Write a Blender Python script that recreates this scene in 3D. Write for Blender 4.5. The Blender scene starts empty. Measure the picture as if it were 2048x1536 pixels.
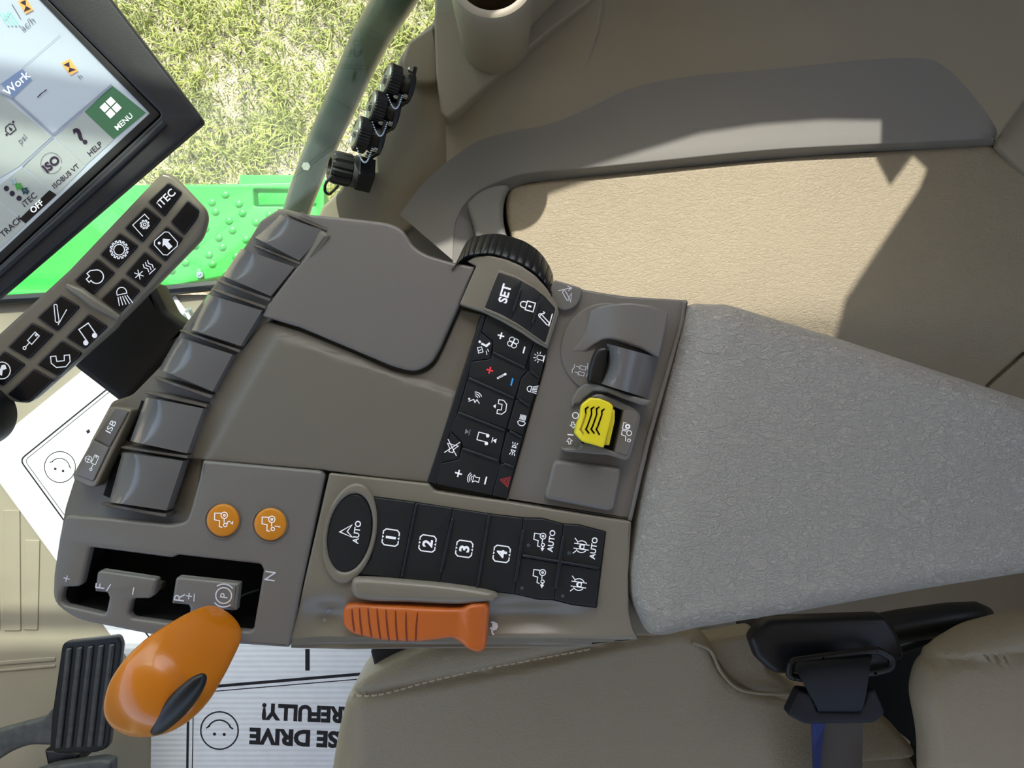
import bpy, bmesh, math, random
from mathutils import Vector, Matrix

random.seed(7)
S = bpy.context.scene
COL = S.collection
F = 1495.0            # focal length in photo pixels (2048 wide)
CZ = 1.13             # camera height above the cab floor

# ------------------------------------------------------------------ camera
cam_d = bpy.data.cameras.new('camera'); cam = bpy.data.objects.new('camera', cam_d)
COL.objects.link(cam); S.camera = cam
cam.location = (0, 0, CZ); cam.rotation_euler = (0, 0, 0)
cam_d.sensor_width = 36; cam_d.lens = F * 36 / 2048; cam_d.clip_start = 0.01; cam_d.clip_end = 200

# ------------------------------------------------------------------ light
SUNV = Vector((0.10, -0.80, -1.0)).normalized()      # direction the light travels
w = bpy.data.worlds.new('world'); S.world = w; w.use_nodes = True
nt = w.node_tree; nt.nodes.clear()
sky = nt.nodes.new('ShaderNodeTexSky'); sky.sky_type = 'NISHITA'; sky.sun_disc = False
sky.sun_elevation = math.radians(51); sky.sun_rotation = math.radians(0); sky.dust_density = 2.5
bg = nt.nodes.new('ShaderNodeBackground'); bg.inputs[1].default_value = 0.20
hs = nt.nodes.new('ShaderNodeHueSaturation'); hs.inputs['Saturation'].default_value = 0.85
out = nt.nodes.new('ShaderNodeOutputWorld')
nt.links.new(sky.outputs[0], hs.inputs['Color']); nt.links.new(hs.outputs[0], bg.inputs[0]); nt.links.new(bg.outputs[0], out.inputs[0])
sun_d = bpy.data.lights.new('sun', 'SUN'); sun_d.energy = 2.6; sun_d.angle = math.radians(0.6); sun_d.color = (1, 0.96, 0.90)
sun = bpy.data.objects.new('sun', sun_d); COL.objects.link(sun); sun.location = (-1, 4, 5)
sun.rotation_euler = SUNV.to_track_quat('-Z', 'Y').to_euler()
S.view_settings.view_transform = 'Standard'; S.view_settings.look = 'None'
S.view_settings.gamma = 1; S.view_settings.use_curve_mapping = False
S.view_settings.exposure = 1.15

# ------------------------------------------------------------------ helpers
def W(px, py, z):
    d = (CZ - z) / F
    return Vector(((px - 1024) * d, (768 - py) * d, z))
def zval(zf, x, y): return zf(x, y) if callable(zf) else zf
def on(px, py, zf):
    if not callable(zf): return W(px, py, zf)
    z = 0.6
    for _ in range(12):
        p = W(px, py, z); z = zf(p.x, p.y)
    return W(px, py, z)
def plane(a, b, c):           # three (px, py, z)
    A, B, C = W(*a), W(*b), W(*c)
    n = (B - A).cross(C - A)
    return lambda x, y: A.z - (n.x * (x - A.x) + n.y * (y - A.y)) / n.z
def sstep(t): t = max(0, min(1, t)); return t * t * (3 - 2 * t)
def lin(c):
    if isinstance(c, str): c = tuple(int(c[i:i+2], 16) / 255 for i in (0, 2, 4))
    return tuple(((v / 12.92) if v <= 0.04045 else ((v + 0.055) / 1.055) ** 2.4) for v in c) + (1,)

MATS = {}
def mat(name, col, rough=0.5, bump=None, metal=0, coat=0, emit=0, var=0.0, varscale=30, spec=0.5, trans=0):
    m = bpy.data.materials.new(name); m.use_nodes = True; t = m.node_tree; b = t.nodes['Principled BSDF']
    c = lin(col)
    b.inputs['Base Color'].default_value = c; b.inputs['Roughness'].default_value = rough
    b.inputs['Metallic'].default_value = metal; b.inputs['Coat Weight'].default_value = coat
    b.inputs['Specular IOR Level'].default_value = spec; b.inputs['Transmission Weight'].default_value = trans
    if emit:
        b.inputs['Emission Color'].default_value = c; b.inputs['Emission Strength'].default_value = emit
    tc = t.nodes.new('ShaderNodeTexCoord')
    if var:
        n = t.nodes.new('ShaderNodeTexNoise'); n.inputs['Scale'].default_value = varscale; n.inputs['Detail'].default_value = 5
        mr = t.nodes.new('ShaderNodeMapRange'); mr.inputs['From Min'].default_value = 0.3; mr.inputs['From Max'].default_value = 0.7
        mr.inputs['To Min'].default_value = 1 - var; mr.inputs['To Max'].default_value = 1 + var
        mx = t.nodes.new('ShaderNodeVectorMath'); mx.operation = 'SCALE'; mx.inputs[0].default_value = c[:3]
        t.links.new(tc.outputs['Object'], n.inputs[0]); t.links.new(n.outputs[0], mr.inputs[0])
        t.links.new(mr.outputs[0], mx.inputs['Scale']); t.links.new(mx.outputs[0], b.inputs['Base Color'])
    if bump:
        kind, sc, st = bump
        bp = t.nodes.new('ShaderNodeBump'); bp.inputs['Strength'].default_value = st
        if kind == 'grain':
            n = t.nodes.new('ShaderNodeTexNoise'); n.inputs['Scale'].default_value = sc; n.inputs['Detail'].default_value = 3
            t.links.new(tc.outputs['Object'], n.inputs[0]); bp.inputs['Distance'].default_value = 0.0003
            t.links.new(n.outputs[0], bp.inputs['Height'])
        elif kind == 'leather':
            mp = t.nodes.new('ShaderNodeMapping'); mp.inputs['Scale'].default_value = (0.6, 1.0, 1.0); mp.inputs['Rotation'].default_value = (0, 0, 0.35)
            t.links.new(tc.outputs['Object'], mp.inputs[0]); prev = None
            for q_, (fs, wt) in enumerate(((1.0, 1.0), (2.3, 0.6))):
                n = t.nodes.new('ShaderNodeTexNoise'); n.inputs['Scale'].default_value = sc * fs; n.inputs['Detail'].default_value = 5; n.inputs['Distortion'].default_value = 0.3
                s_ = t.nodes.new('ShaderNodeMath'); s_.operation = 'SUBTRACT'; s_.inputs[1].default_value = 0.5
                ab = t.nodes.new('ShaderNodeMath'); ab.operation = 'ABSOLUTE'
                rr = t.nodes.new('ShaderNodeMapRange'); rr.inputs['From Max'].default_value = 0.07; rr.inputs['To Max'].default_value = wt
                t.links.new(mp.outputs[0], n.inputs[0]); t.links.new(n.outputs[0], s_.inputs[0]); t.links.new(s_.outputs[0], ab.inputs[0]); t.links.new(ab.outputs[0], rr.inputs[0])
                if prev:
                    ad = t.nodes.new('ShaderNodeMath'); ad.operation = 'ADD'; t.links.new(prev, ad.inputs[0]); t.links.new(rr.outputs[0], ad.inputs[1]); prev = ad.outputs[0]
                else: prev = rr.outputs[0]
            bp.inputs['Distance'].default_value = 0.0009; t.links.new(prev, bp.inputs['Height'])
        elif kind == 'ribs':
            wv = t.nodes.new('ShaderNodeTexWave'); wv.inputs['Scale'].default_value = sc; wv.bands_direction = 'Y'
            wv.inputs['Distortion'].default_value = 0.4
            t.links.new(tc.outputs['Object'], wv.inputs[0]); bp.inputs['Distance'].default_value = 0.001
            t.links.new(wv.outputs[0], bp.inputs['Height'])
        t.links.new(bp.outputs[0], b.inputs['Normal'])
    MATS[name] = m
    return m

TAUPE = mat('taupe_plastic', '74716b', 0.38, ('grain', 1600, 0.25), var=0.02, varscale=15)
LIDM = mat('lid_plastic', '77736d', 0.32, ('grain', 1500, 0.3))
KHAKI = mat('khaki_plastic', '807a6c', 0.28, ('grain', 1500, 0.2))
SLOPE = mat('console_plastic_brown', '736e62', 0.45, ('grain', 1500, 0.3))
LEVM = mat('lever_plastic', '6e6d6c', 0.22, coat=0.25)
FINM = mat('fin_plastic', '666059', 0.4)
PADM = mat('pad_vinyl', 'aaa69c', 0.33, ('leather', 230, 0.72), var=0.03, varscale=8)
COVM = mat('cover_vinyl', 'a0957c', 0.55, ('leather', 220, 0.4), var=0.03, varscale=20)
TRIM = mat('trim_plastic', '99917d', 0.5, ('grain', 1200, 0.25))
TRIM2 = mat('ledge_plastic', '85837c', 0.45, ('grain', 1200, 0.25))
SEATM = mat('seat_leather', 'a2977f', 0.38, ('leather', 350, 0.3), var=0.03, varscale=10)
STITCH = mat('stitch_thread', 'd3c8ae', 0.7)
BLACK = mat('black_rubber_key', '1c2126', 0.38, ('grain', 900, 0.12))
KEYG = mat('glossy_black_key', '0b0f16', 0.22)
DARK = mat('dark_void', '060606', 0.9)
MON = mat('monitor_black', '27272a', 0.5, ('grain', 1800, 0.3))
MONE = mat('monitor_edge', '55504c', 0.45)
RUBB = mat('black_rubber', '17191b', 0.4, var=0.15, varscale=60)
RUBD = mat('dusty_black_rubber', '4a4c4c', 0.55, var=0.25, varscale=90)
ORANGE = mat('orange_knob', 'd27a18', 0.26, coat=0.3)
ORANGE2 = mat('orange_slider', 'c8682a', 0.35)
ORBTN = mat('orange_button', 'd88a20', 0.4)
YEL = mat('yellow_switch', 'f6e42c', 0.4)
INK = mat('white_print', 'f2f4f8', 0.5, emit=0.12)
INKG = mat('grey_print', '8b9299', 0.5)
INKL = mat('pale_blue_print', 'e2e4ec', 0.5)
RED = mat('red_print', 'f0404a', 0.5, emit=0.1)
BLUE = mat('blue_print', '3aa0e8', 0.5, emit=0.1)
BLKINK = mat('black_print', '141016', 0.6)
PAPER = mat('paper_board', 'e9ebf2', 0.7, ('ribs', 40, 0.25), var=0.03, varscale=60)
FLOORM = mat('floor_vinyl', '9b9280', 0.5, ('grain', 300, 0.3), var=0.05, varscale=12)
CHROME = mat('bright_metal', 'c9cdd0', 0.18, metal=1)
CAPF = mat('metal_cap_face', '9ba39c', 0.3, metal=0.7)
GREEN = mat('green_paint', '35ae46', 0.35, var=0.08, varscale=25)
RAILM = mat('rail_paint', '36453a', 0.25, coat=0.3)
HEAD = mat('headliner', 'b5ada0', 0.8)
FRAME = mat('frame_black', '202022', 0.5)
BELTM = mat('belt_webbing', '14181f', 0.6, ('grain', 700, 0.3))
BLUEW = mat('blue_webbing', '1c2c6a', 0.6)

ORG = {}
def link(name, me, m, parent=None, smooth=40, origin=None, kind=None, label=None):
    """vertices are in world metres; the object's origin goes to the middle of its box, or to origin"""
    vs = me.vertices
    if origin is None:
        lo = Vector([min(v.co[i] for v in vs) for i in range(3)]); hi = Vector([max(v.co[i] for v in vs) for i in range(3)])
        origin = (lo + hi) / 2; origin.z = lo.z
    origin = Vector(origin)
    me.transform(Matrix.Translation(-origin))
    if m: me.materials.clear(); me.materials.append(m)
    if smooth:
        for p in me.polygons: p.use_smooth = True
        me.set_sharp_from_angle(angle=math.radians(smooth))
    me.name = name
    o = bpy.data.objects.new(name, me); COL.objects.link(o)
    o.location = origin - (ORG[parent.name] if parent else Vector((0, 0, 0)))
    if parent: o.parent = parent
    ORG[o.name] = origin
    if kind: o['kind'] = kind
    if label: o['label'] = label
    return o
def thing(name, label, cat, loc, group=None):
    o = bpy.data.objects.new(name, None); COL.objects.link(o); o.empty_display_size = 0.02
    o.location = loc; o['label'] = label; o['category'] = cat
    if group: o['group'] = group
    ORG[o.name] = Vector(loc); return o
def tag(o, label, cat, group=None):
    o['label'] = label; o['category'] = cat
    if group: o['group'] = group
    return o

def rpoly(pts, r=4, seg=4):
    """round the corners; a point may carry its own radius as third value"""
    o = []; n = len(pts)
    for i in range(n):
        p = Vector(pts[i][:2]); a = Vector(pts[i - 1][:2]); b = Vector(pts[(i + 1) % n][:2])
        rr = pts[i][2] if len(pts[i]) > 2 else r
        da, db = a - p, b - p; la, lb = da.length, db.length
        if rr <= 0 or la < 1e-6 or lb < 1e-6: o.append((p.x, p.y)); continue
        d = min(rr, la * 0.48, lb * 0.48); A = p + da / la * d; B = p + db / lb * d
        for k in range(seg + 1):
            t = k / seg; q = A * (1 - t) ** 2 + p * 2 * t * (1 - t) + B * t * t; o.append((q.x, q.y))
    return o
def cspline(pts, k=6, closed=True):
    o = []; n = len(pts); rng = n if closed else n - 1
    g = (lambda i: Vector(pts[i % n])) if closed else (lambda i: Vector(pts[max(0, min(n - 1, i))]))
    for i in range(rng):
        a, b, c, d = g(i - 1), g(i), g(i + 1), g(i + 2)
        for j in range(k):
            t = j / k
            o.append(tuple(0.5 * ((2 * b) + (c - a) * t + (2 * a - 5 * b + 4 * c - d) * t * t + (3 * b - a - 3 * c + d) * t ** 3)))
    if not closed: o.append(tuple(pts[-1]))
    return o
def circ(cx, cy, rx, ry=None, ang=0, n=32, a0=0, a1=360):
    ry = ry or rx; ca, sa = math.cos(math.radians(ang)), math.sin(math.radians(ang)); o = []
    full = abs(a1 - a0) >= 360
    for i in range(n if full else n + 1):
        a = math.radians(a0 + (a1 - a0) * i / n); x, y = rx * math.cos(a), ry * math.sin(a)
        o.append((cx + x * ca + y * sa, cy + x * sa - y * ca))
    return o

def slab_mesh(outline, z, th=0.004, bev=0.0006, holes=(), cut=None, dz=None):
    """plate whose top face lies on z (number or function); outline in photo pixels on that face"""
    cu = bpy.data.curves.new('c', 'CURVE'); cu.dimensions = '2D'; cu.fill_mode = 'BOTH'
    bev = min(bev, th * 0.45)
    cu.extrude = th / 2 - bev; cu.bevel_depth = bev; cu.offset = -bev; cu.bevel_resolution = 3
    for ol in [outline] + list(holes):
        w_ = []
        for p in ol:
            q = on(p[0], p[1], z)
            if not w_ or (Vector((q.x, q.y)) - w_[-1]).length > 2e-5: w_.append(Vector((q.x, q.y)))
        s = cu.splines.new('POLY'); s.points.add(len(w_) - 1); s.use_cyclic_u = True
        for i, q in enumerate(w_): s.points[i].co = (q.x, q.y, 0, 1)
    o = bpy.data.objects.new('c', cu); COL.objects.link(o)
    me = bpy.data.meshes.new_from_object(o); bpy.data.objects.remove(o); bpy.data.curves.remove(cu)
    bm = bmesh.new(); bm.from_mesh(me); bmesh.ops.remove_doubles(bm, verts=bm.verts, dist=2e-6)
    if cut:
        for ax in (0, 1):
            lo = min(v.co[ax] for v in bm.verts); hi = max(v.co[ax] for v in bm.verts); c = lo + cut
            while c < hi:
                n = [0, 0, 0]; n[ax] = 1; co = [0, 0, 0]; co[ax] = c
                bmesh.ops.bisect_plane(bm, geom=bm.verts[:] + bm.edges[:] + bm.faces[:], plane_co=co, plane_no=n, dist=1e-6)
                c += cut
    for v in bm.verts:
        zz = zval(z, v.co.x, v.co.y)
        if dz and v.co.z > 0: zz += dz(v.co.x, v.co.y)
        v.co.z = v.co.z - th / 2 + zz
    bmesh.ops.recalc_face_normals(bm, faces=bm.faces)
    bm.to_mesh(me); bm.free(); return me
def slab(name, outline, z, m, parent=None, **k):
    lk = {a: k.pop(a) for a in ('smooth', 'origin', 'kind', 'label') if a in k}
    lk.setdefault('smooth', 35)
    return link(name, slab_mesh(outline, z, **k), m, parent, **lk)

def grid_mesh(rows, skirt=0, closed=False, caps=False):
    """rows of world points -> surface, with the border dropped by skirt"""
    bm = bmesh.new(); V = [[bm.verts.new(p) for p in r] for r in rows]
    n = len(rows[0])
    for i in range(len(rows) - 1):
        for j in range(n if closed else n - 1):
            bm.faces.new((V[i][j], V[i][(j + 1) % n], V[i + 1][(j + 1) % n], V[i + 1][j]))
    if caps: bm.faces.new(V[0]); bm.faces.new(V[-1])
    if skirt:
        lp = V[0][:] + [r[-1] for r in V[1:]] + V[-1][-2::-1] + [r[0] for r in V[-2:0:-1]]
        lo = [bm.verts.new(v.co - Vector((0, 0, skirt))) for v in lp]
        for i in range(len(lp)):
            j = (i + 1) % len(lp); bm.faces.new((lp[i], lp[j], lo[j], lo[i]))
        bm.faces.new(lo)
    bmesh.ops.recalc_face_normals(bm, faces=bm.faces)
    me = bpy.data.meshes.new('g'); bm.to_mesh(me); bm.free(); return me
def tube_mesh(path, r, n=12, caps=True):
    """round bar through world points; r number or list"""
    rows = []; up = Vector((0, 0, 1)); P = [Vector(p) for p in path]
    for i, p in enumerate(P):
        t = (P[min(i + 1, len(P) - 1)] - P[max(i - 1, 0)]).normalized()
        a = t.cross(up); a = a.normalized() if a.length > 1e-3 else Vector((1, 0, 0)); b = t.cross(a)
        rr = r[i] if isinstance(r, (list, tuple)) else r
        rows.append([p + (a * math.cos(2 * math.pi * k / n) + b * math.sin(2 * math.pi * k / n)) * rr for k in range(n)])
    return grid_mesh(rows, closed=True, caps=caps)
def lathe_mesh(prof, c, axis, n=32):
    """prof = (distance along axis, radius)"""
    ax = Vector(axis).normalized(); a = ax.cross(Vector((0.1, 0.2, 1))).normalized(); b = ax.cross(a); c = Vector(c)
    rows = [[c + ax * h + (a * math.cos(2 * math.pi * k / n) + b * math.sin(2 * math.pi * k / n)) * max(r, 1e-5) for k in range(n)] for h, r in prof]
    return grid_mesh(rows, closed=True, caps=True)
def merge(ms):
    bm = bmesh.new()
    for m in ms: bm.from_mesh(m)
    me = bpy.data.meshes.new('m'); bm.to_mesh(me); bm.free()
    for m in ms: bpy.data.meshes.remove(m)
    return me

# --- printing: strokes, fills and lettering lie as ink on a surface
def stroke(bm, pts, wd, zf, closed=False, lift=0.00012):
    P = [Vector(p[:2]) for p in pts]; n = len(P); L = []; R = []
    for i in range(n):
        a = P[i - 1] if (i or closed) else P[0]; c = P[(i + 1) % n] if (i < n - 1 or closed) else P[-1]
        d1 = (P[i] - a); d2 = (c - P[i])
        d1 = d1.normalized() if d1.length > 1e-6 else d2.normalized(); d2 = d2.normalized() if d2.length > 1e-6 else d1
        t = d1 + d2; t = t.normalized() if t.length > 1e-3 else d1
        nn = Vector((-t.y, t.x)); cs = max(0.5, nn.dot(Vector((-d1.y, d1.x))))
        q = nn * (wd / 2 / cs); L.append(P[i] + q); R.append(P[i] - q)
    vl = [bm.verts.new(on(p.x, p.y, zf) + Vector((0, 0, lift))) for p in L]; vr = [bm.verts.new(on(p.x, p.y, zf) + Vector((0, 0, lift))) for p in R]
    for i in range(n if closed else n - 1):
        j = (i + 1) % n; bm.faces.new((vl[i], vr[i], vr[j], vl[j]))
def fill(bm, pts, zf, lift=0.00012):
    vs = [bm.verts.new(on(p[0], p[1], zf) + Vector((0, 0, lift))) for p in pts]
    if len(vs) > 2: bm.faces.new(vs)
def letters(bm, s, cx, cy, h, ang, zf, bold=0.0, stretch=1.0, lift=0.00012):
    cu = bpy.data.curves.new('t', 'FONT'); cu.body = s; cu.size = 1; cu.offset = bold; cu.resolution_u = 3; cu.align_x = 'CENTER'
    o = bpy.data.objects.new('t', cu); COL.objects.link(o); me = bpy.data.meshes.new_from_object(o)
    bpy.data.objects.remove(o); bpy.data.curves.remove(cu)
    if not me.vertices: return
    y0 = 0.0; y1 = 0.70; x0 = min(v.co.x for v in me.vertices); x1 = max(v.co.x for v in me.vertices)
    k = h / 0.70; ca, sa = math.cos(math.radians(ang)), math.sin(math.radians(ang)); vs = []
    for v in me.vertices:
        u = (v.co.x - (x0 + x1) / 2) * k * stretch; t = (v.co.y - 0.35) * k
        vs.append(bm.verts.new(on(cx + u * ca - t * sa, cy - u * sa - t * ca, zf) + Vector((0, 0, lift))))
    for p in me.polygons:
        try: bm.faces.new([vs[i] for i in p.vertices])
        except ValueError: pass
    bpy.data.meshes.remove(me)

ICON = {}
def A(cx, cy, r, a0, a1, n=10): return [(cx + r * math.cos(math.radians(a0 + (a1 - a0) * i / n)), cy + r * math.sin(math.radians(a0 + (a1 - a0) * i / n))) for i in range(n + 1)]
def C(cx, cy, r, n=16): return ('c', A(cx, cy, r, 0, 360 * (n - 1) / n, n - 1))
def FC(cx, cy, r, n=12): return ('f', A(cx, cy, r, 0, 360 * (n - 1) / n, n - 1))
def gear(cx, cy, r, n, d):
    o = []
    for i in range(n):
        for f, q in ((0, r), (0.45, r), (0.5, r + d), (0.9, r + d)): a = 2 * math.pi * (i + f) / n; o.append((cx + q * math.cos(a), cy + q * math.sin(a)))
    return ('c', o)
ICON['plus'] = [('l', [(-.45, 0), (.45, 0)]), ('l', [(0, -.45), (0, .45)])]
ICON['minus'] = [('l', [(-.5, 0), (.5, 0)])]
ICON['fan'] = [('c', [(0, 0)] + A(.25 * math.cos(a), .25 * math.sin(a), .22, math.degrees(a) - 120, math.degrees(a) + 120, 8)) for a in (.6, 2.17, 3.74, 5.31)]
ICON['lock'] = [('c', [(-.3, -.5), (.3, -.5), (.3, .05), (-.3, .05)]), ('l', [(-.2, .05)] + A(0, .25, .2, 180, 0) + [(.2, .05)]), ('f', [(-.06, -.3), (.06, -.3), (.06, -.1), (-.06, -.1)])]
ICON['fold'] = [('c', A(-.25, -.35, .12, 120, 300, 6) + A(.15, .3, .12, -60, 120, 6)), ('l', [(-.45, -.5), (.5, -.5)]), ('l', A(.0, -.1, .42, 20, 95)), ('l', [(.3, .12), (.4, .05), (.48, .17)])]
ICON['armdown'] = [('c', A(-.3, -.2, .11, 110, 290, 6) + A(.1, .1, .11, -70, 110, 6)), ('l', [(-.5, -.4), (.1, -.4), (-.3, -.2)]), ('l', [(.15, .5), (.45, -.3)]), ('l', [(.22, -.15), (.45, -.35), (.55, -.05)])]
ICON['vent'] = [('c', [(-.5, .15), (-.15, .35), (.0, .1), (-.3, -.12)]), ('l', [(-.35, .2), (-.18, .05)]), FC(.3, .35, .09), ('f', [(.15, .2), (.3, .2), (.25, -.15), (.5, -.3), (.42, -.42), (.1, -.25)]), ('l', [(-.15, -.3), (-.4, -.45)]), ('l', [(.0, -.35), (-.15, -.5)])]
ICON['thermo'] = [('c', [(-.06, .5), (.06, .5), (.06, -.3), (-.06, -.3)]), FC(0, -.4, .13)]
ICON['voice'] = [('l', [(-.35, .45), (-.1, .1), (-.3, -.05), (-.05, -.15), (-.3, -.4)]), FC(-.15, .45, .08), ('l', A(0, .0, .2, -60, 20)), ('l', A(0, 0, .35, -60, 20)), ('l', A(0, 0, .5, -60, 20))]
ICON['phone'] = [('c', [(-.5, .2), (-.5, -.15), (-.25, -.4), (.25, -.4), (.5, -.15), (.5, .2), (.22, .2), (.2, -.08), (-.2, -.08), (-.22, .2)])]
ICON['phoneup'] = ICON['phone'] + [('f', [(-.16, .35), (0, .55), (.16, .35)])]
ICON['music'] = [('l', [(-.3, -.35), (-.3, .4), (.3, .4), (.3, -.3)]), FC(-.4, -.38, .14), FC(.2, -.33, .14)]
ICON['skip'] = [('f', [(-.3, .4), (-.3, -.4), (.3, 0)]), ('l', [(.38, .45), (.38, -.45)])]
ICON['mute'] = [('c', [(-.35, .15), (-.1, .15), (.2, .4), (.2, -.4), (-.1, -.15), (-.35, -.15)]), ('l', [(-.5, .45), (.5, -.45)]), ('l', [(-.5, -.45), (.5, .45)])]
ICON['speaker'] = [('c', [(-.2, -.5), (.2, -.5), (.15, -.2), (.3, 0), (-.3, 0), (-.15, -.2)]), ('l', A(0, -.1, .28, 50, 130)), ('l', A(0, -.1, .43, 45, 135)), ('l', A(0, -.1, .58, 45, 135))]
ICON['beacon'] = [('c', [(-.2, -.35), (-.2, .05)] + A(0, .05, .2, 180, 0, 6) + [(.2, -.35)]), ('l', [(-.35, -.42), (.35, -.42)])] + [('l', [(.32 * math.cos(a), .05 + .32 * math.sin(a)), (.52 * math.cos(a), .05 + .52 * math.sin(a))]) for a in (0, .6, 1.2, 1.9, 2.5, 3.14)]
ICON['lamp'] = [('c', [(0, -.2)] + [(.0, .2)] + A(.05, 0, .3, 80, -80, 8)), ] + [('l', [(-.1, y), (-.5, y)]) for y in (.2, .1, 0, -.1, -.2)]
ICON['worklamp'] = [('c', A(0, .2, .26, 0, 180, 8) + [(-.26, .1), (.26, .1)])] + [('l', [(x, .0), (x * 1.5 + .1, -.48)]) for x in (-.24, -.12, 0, .12, .24)]
ICON['marker'] = [('c', A(-.12, 0, .17, 90, 270, 6)), ('c', A(.12, 0, .17, -90, 90, 6))] + [('l', [(s * .35, y), (s * .55, y * 1.5)]) for s in (-1, 1) for y in (-.15, 0, .15)]
ICON['hazard'] = [('c', [(-.5, -.4), (.5, -.4), (0, .5)]), ('c', [(-.22, -.24), (.22, -.24), (0, .18)])]
ICON['tractor'] = [C(.3, -.2, .2), C(-.3, -.28, .11), ('l', [(-.45, -.1), (-.42, .08), (-.05, .08), (0, .4), (.42, .4), (.42, .0)]), ('l', [(-.15, -.2), (.08, -.2)]), C(.3, -.2, .06, 8)]
ICON['mfwd'] = ICON['tractor'] + [('f', [(-.75, -.28), (-.5, -.14), (-.5, -.42)]), ('l', [(-.5, -.28), (-.35, -.28)])]
ICON['pto'] = [C(.1, -.2, .17), C(-.4, -.28, .1), ('l', [(-.5, -.05), (-.15, .0), (-.1, .3), (.2, .3), (.2, 0)]), ('l', [(.3, -.1), (.3, .3), (.75, .3), (.75, .1)]), gear(.53, -.02, .1, 8, .06)]
ICON['diff'] = [('l', A(0, 0, .38, 125, 235, 8)), ('l', A(0, 0, .38, -55, 55, 8)), ('l', [(-.16, .5), (-.16, -.5)]), ('l', [(.16, .5), (.16, -.5)]), ('c', [(-.12, -.16), (.12, -.16), (.12, .06), (-.12, .06)]), ('l', A(0, .06, .08, 0, 180, 5)), ('l', [(-.5, .5), (-.3, .3)]), ('l', [(.5, .5), (.3, .3)])]
ICON['nav'] = [('c', [(-.5, .0), (.5, .5), (.1, .0), (.5, -.5)])]
ICON['gear'] = [C(0, 0, .3), gear(0, 0, .4, 14, .1)]
ICON['cog_frame'] = [('l', [(-.45, -.5), (-.45, .4), (.5, .4), (.5, .0)]), C(.1, -.05, .08), gear(.1, -.05, .18, 8, .08)]
ICON['engine'] = [('c', [(-.5, .2), (-.5, -.05), (-.35, -.05)] + A(.05, -.1, .4, 190, 420, 14) + [(0, .42), (-.25, .42), (-.25, .2)])]
ICON['hitch'] = [('c', A(-.3, -.2, .12, 110, 290, 6) + A(.15, .45, .1, -70, 110, 6)), ('l', [(-.45, -.42), (.5, -.1)])]
ICON['cylinder'] = [('c', [(-.1, -.15), (.5, -.15), (.5, .15), (-.1, .15)]), ('l', [(-.1, 0), (-.42, 0)]), C(-.5, 0, .08, 8), C(.42, 0, .05, 8)]
ICON['heat'] = [('l', [(-.55, 0), (-.05, 0)]), ('l', [(-.42, .22), (-.18, -.22)]), ('l', [(-.42, -.22), (-.18, .22)])] + [('l', [(x, -.25), (x + .07, -.08), (x - .03, .08), (x + .05, .25)]) for x in (.15, .3, .45)] + [('l', [(.08, -.33), (.52, -.33)])]
ICON['menuhand'] = [('c', [(-.5, -.35), (-.35, -.5), (.35, -.5), (.5, -.35), (.5, .35), (.35, .5), (-.35, .5), (-.5, .35)]), ('f', [(-.25, .0), (.05, .3), (.32, .0), (.15, .0), (.15, -.35), (-.1, -.35), (-.1, .0)]), FC(-.25, .25, .08)]
ICON['compass'] = [C(0, 0, .5), ('f', [(-.28, -.1), (.1, .3), (.3, .25), (.3, 0), (.05, -.0), (-.1, -.3)])]
ICON['oil'] = [('c', [(-.3, -.3), (.3, -.3), (.4, .1), (.2, .35), (-.2, .35), (-.4, .1)]), ('f', [(0, .22), (.12, -.05), (0, -.18), (-.12, -.05)]), ('f', [(-.6, -.2), (-.42, -.2), (-.42, -.05), (-.6, -.05)]), ('f', [(.42, .2), (.6, .2), (.6, .35), (.42, .35)])]
ICON['hourglass'] = [('c', [(-.3, -.5), (.3, -.5), (.3, .5), (-.3, .5)]), ('f', [(-.2, .4), (.2, .4), (0, 0)]), ('f', [(-.2, -.4), (.2, -.4), (0, 0)])]
ICON['smiley'] = [C(0, 0, .5, 28), ('l', A(0, .05, .33, 205, 335)), ('f', A(-.13, .1, .045, 0, 330, 8)), ('f', A(.13, .1, .045, 0, 330, 8)), ('l', [(-.36, -.05), (-.26, -.12)]), ('l', [(.36, -.05), (.26, -.12)])]
ICON['rabbit'] = [('f', [(-.5, 0), (-.2, .25), (.1, .3), (.45, .1), (.5, -.15), (.2, -.3), (-.3, -.2)])]
ICON['turtle'] = [('f', [(-.4, -.1), (-.25, .25), (0, .35), (.25, .25), (.42, -.05), (.6, .02), (.62, .14), (.75, .1), (.72, -.05), (.5, -.16), (.3, -.18), (.28, -.32), (.15, -.32), (.13, -.18), (-.2, -.18), (-.24, -.32), (-.36, -.3), (-.34, -.18)])]
ICON['arrow'] = [('c', [(-.35, -.15), (.05, -.15), (.05, -.4), (.5, 0), (.05, .4), (.05, .15), (-.35, .15)])]
ICON['park'] = [C(0, 0, .36, 24), ('l', A(0, 0, .52, -45, 45)), ('l', A(0, 0, .52, 135, 225))]
ICON['roundbox'] = [('l', [(.15, .5), (.35, .5), (.5, .35), (.5, -.35), (.35, -.5), (.15, -.5)]), ('l', [(-.15, .5), (-.35, .5), (-.5, .35), (-.5, -.35), (-.35, -.5), (-.15, -.5)]), ('f', [(-.1, .54), (.1, .54), (0, .42)]), ('f', [(-.1, -.54), (.1, -.54), (0, -.42)])]
ICON['cylpair'] = [('c', [(-.1, .1), (.3, .1), (.3, .32), (-.1, .32)]), ('c', [(-.1, -.3), (.3, -.3), (.3, -.08), (-.1, -.08)]), ('l', [(-.1, .2), (-.35, .2)]), ('l', [(-.1, -.2), (-.35, -.2)]), ('l', [(.5, .5), (.5, -.3)]), ('l', [(-.5, .3), (-.45, .1), (-.55, -.1), (-.5, -.3)])]
ICON['swap'] = [('l', [(-.5, .15), (.2, .15), (.05, .35)]), ('l', [(.5, -.15), (-.2, -.15), (-.05, -.35)])]
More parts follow.
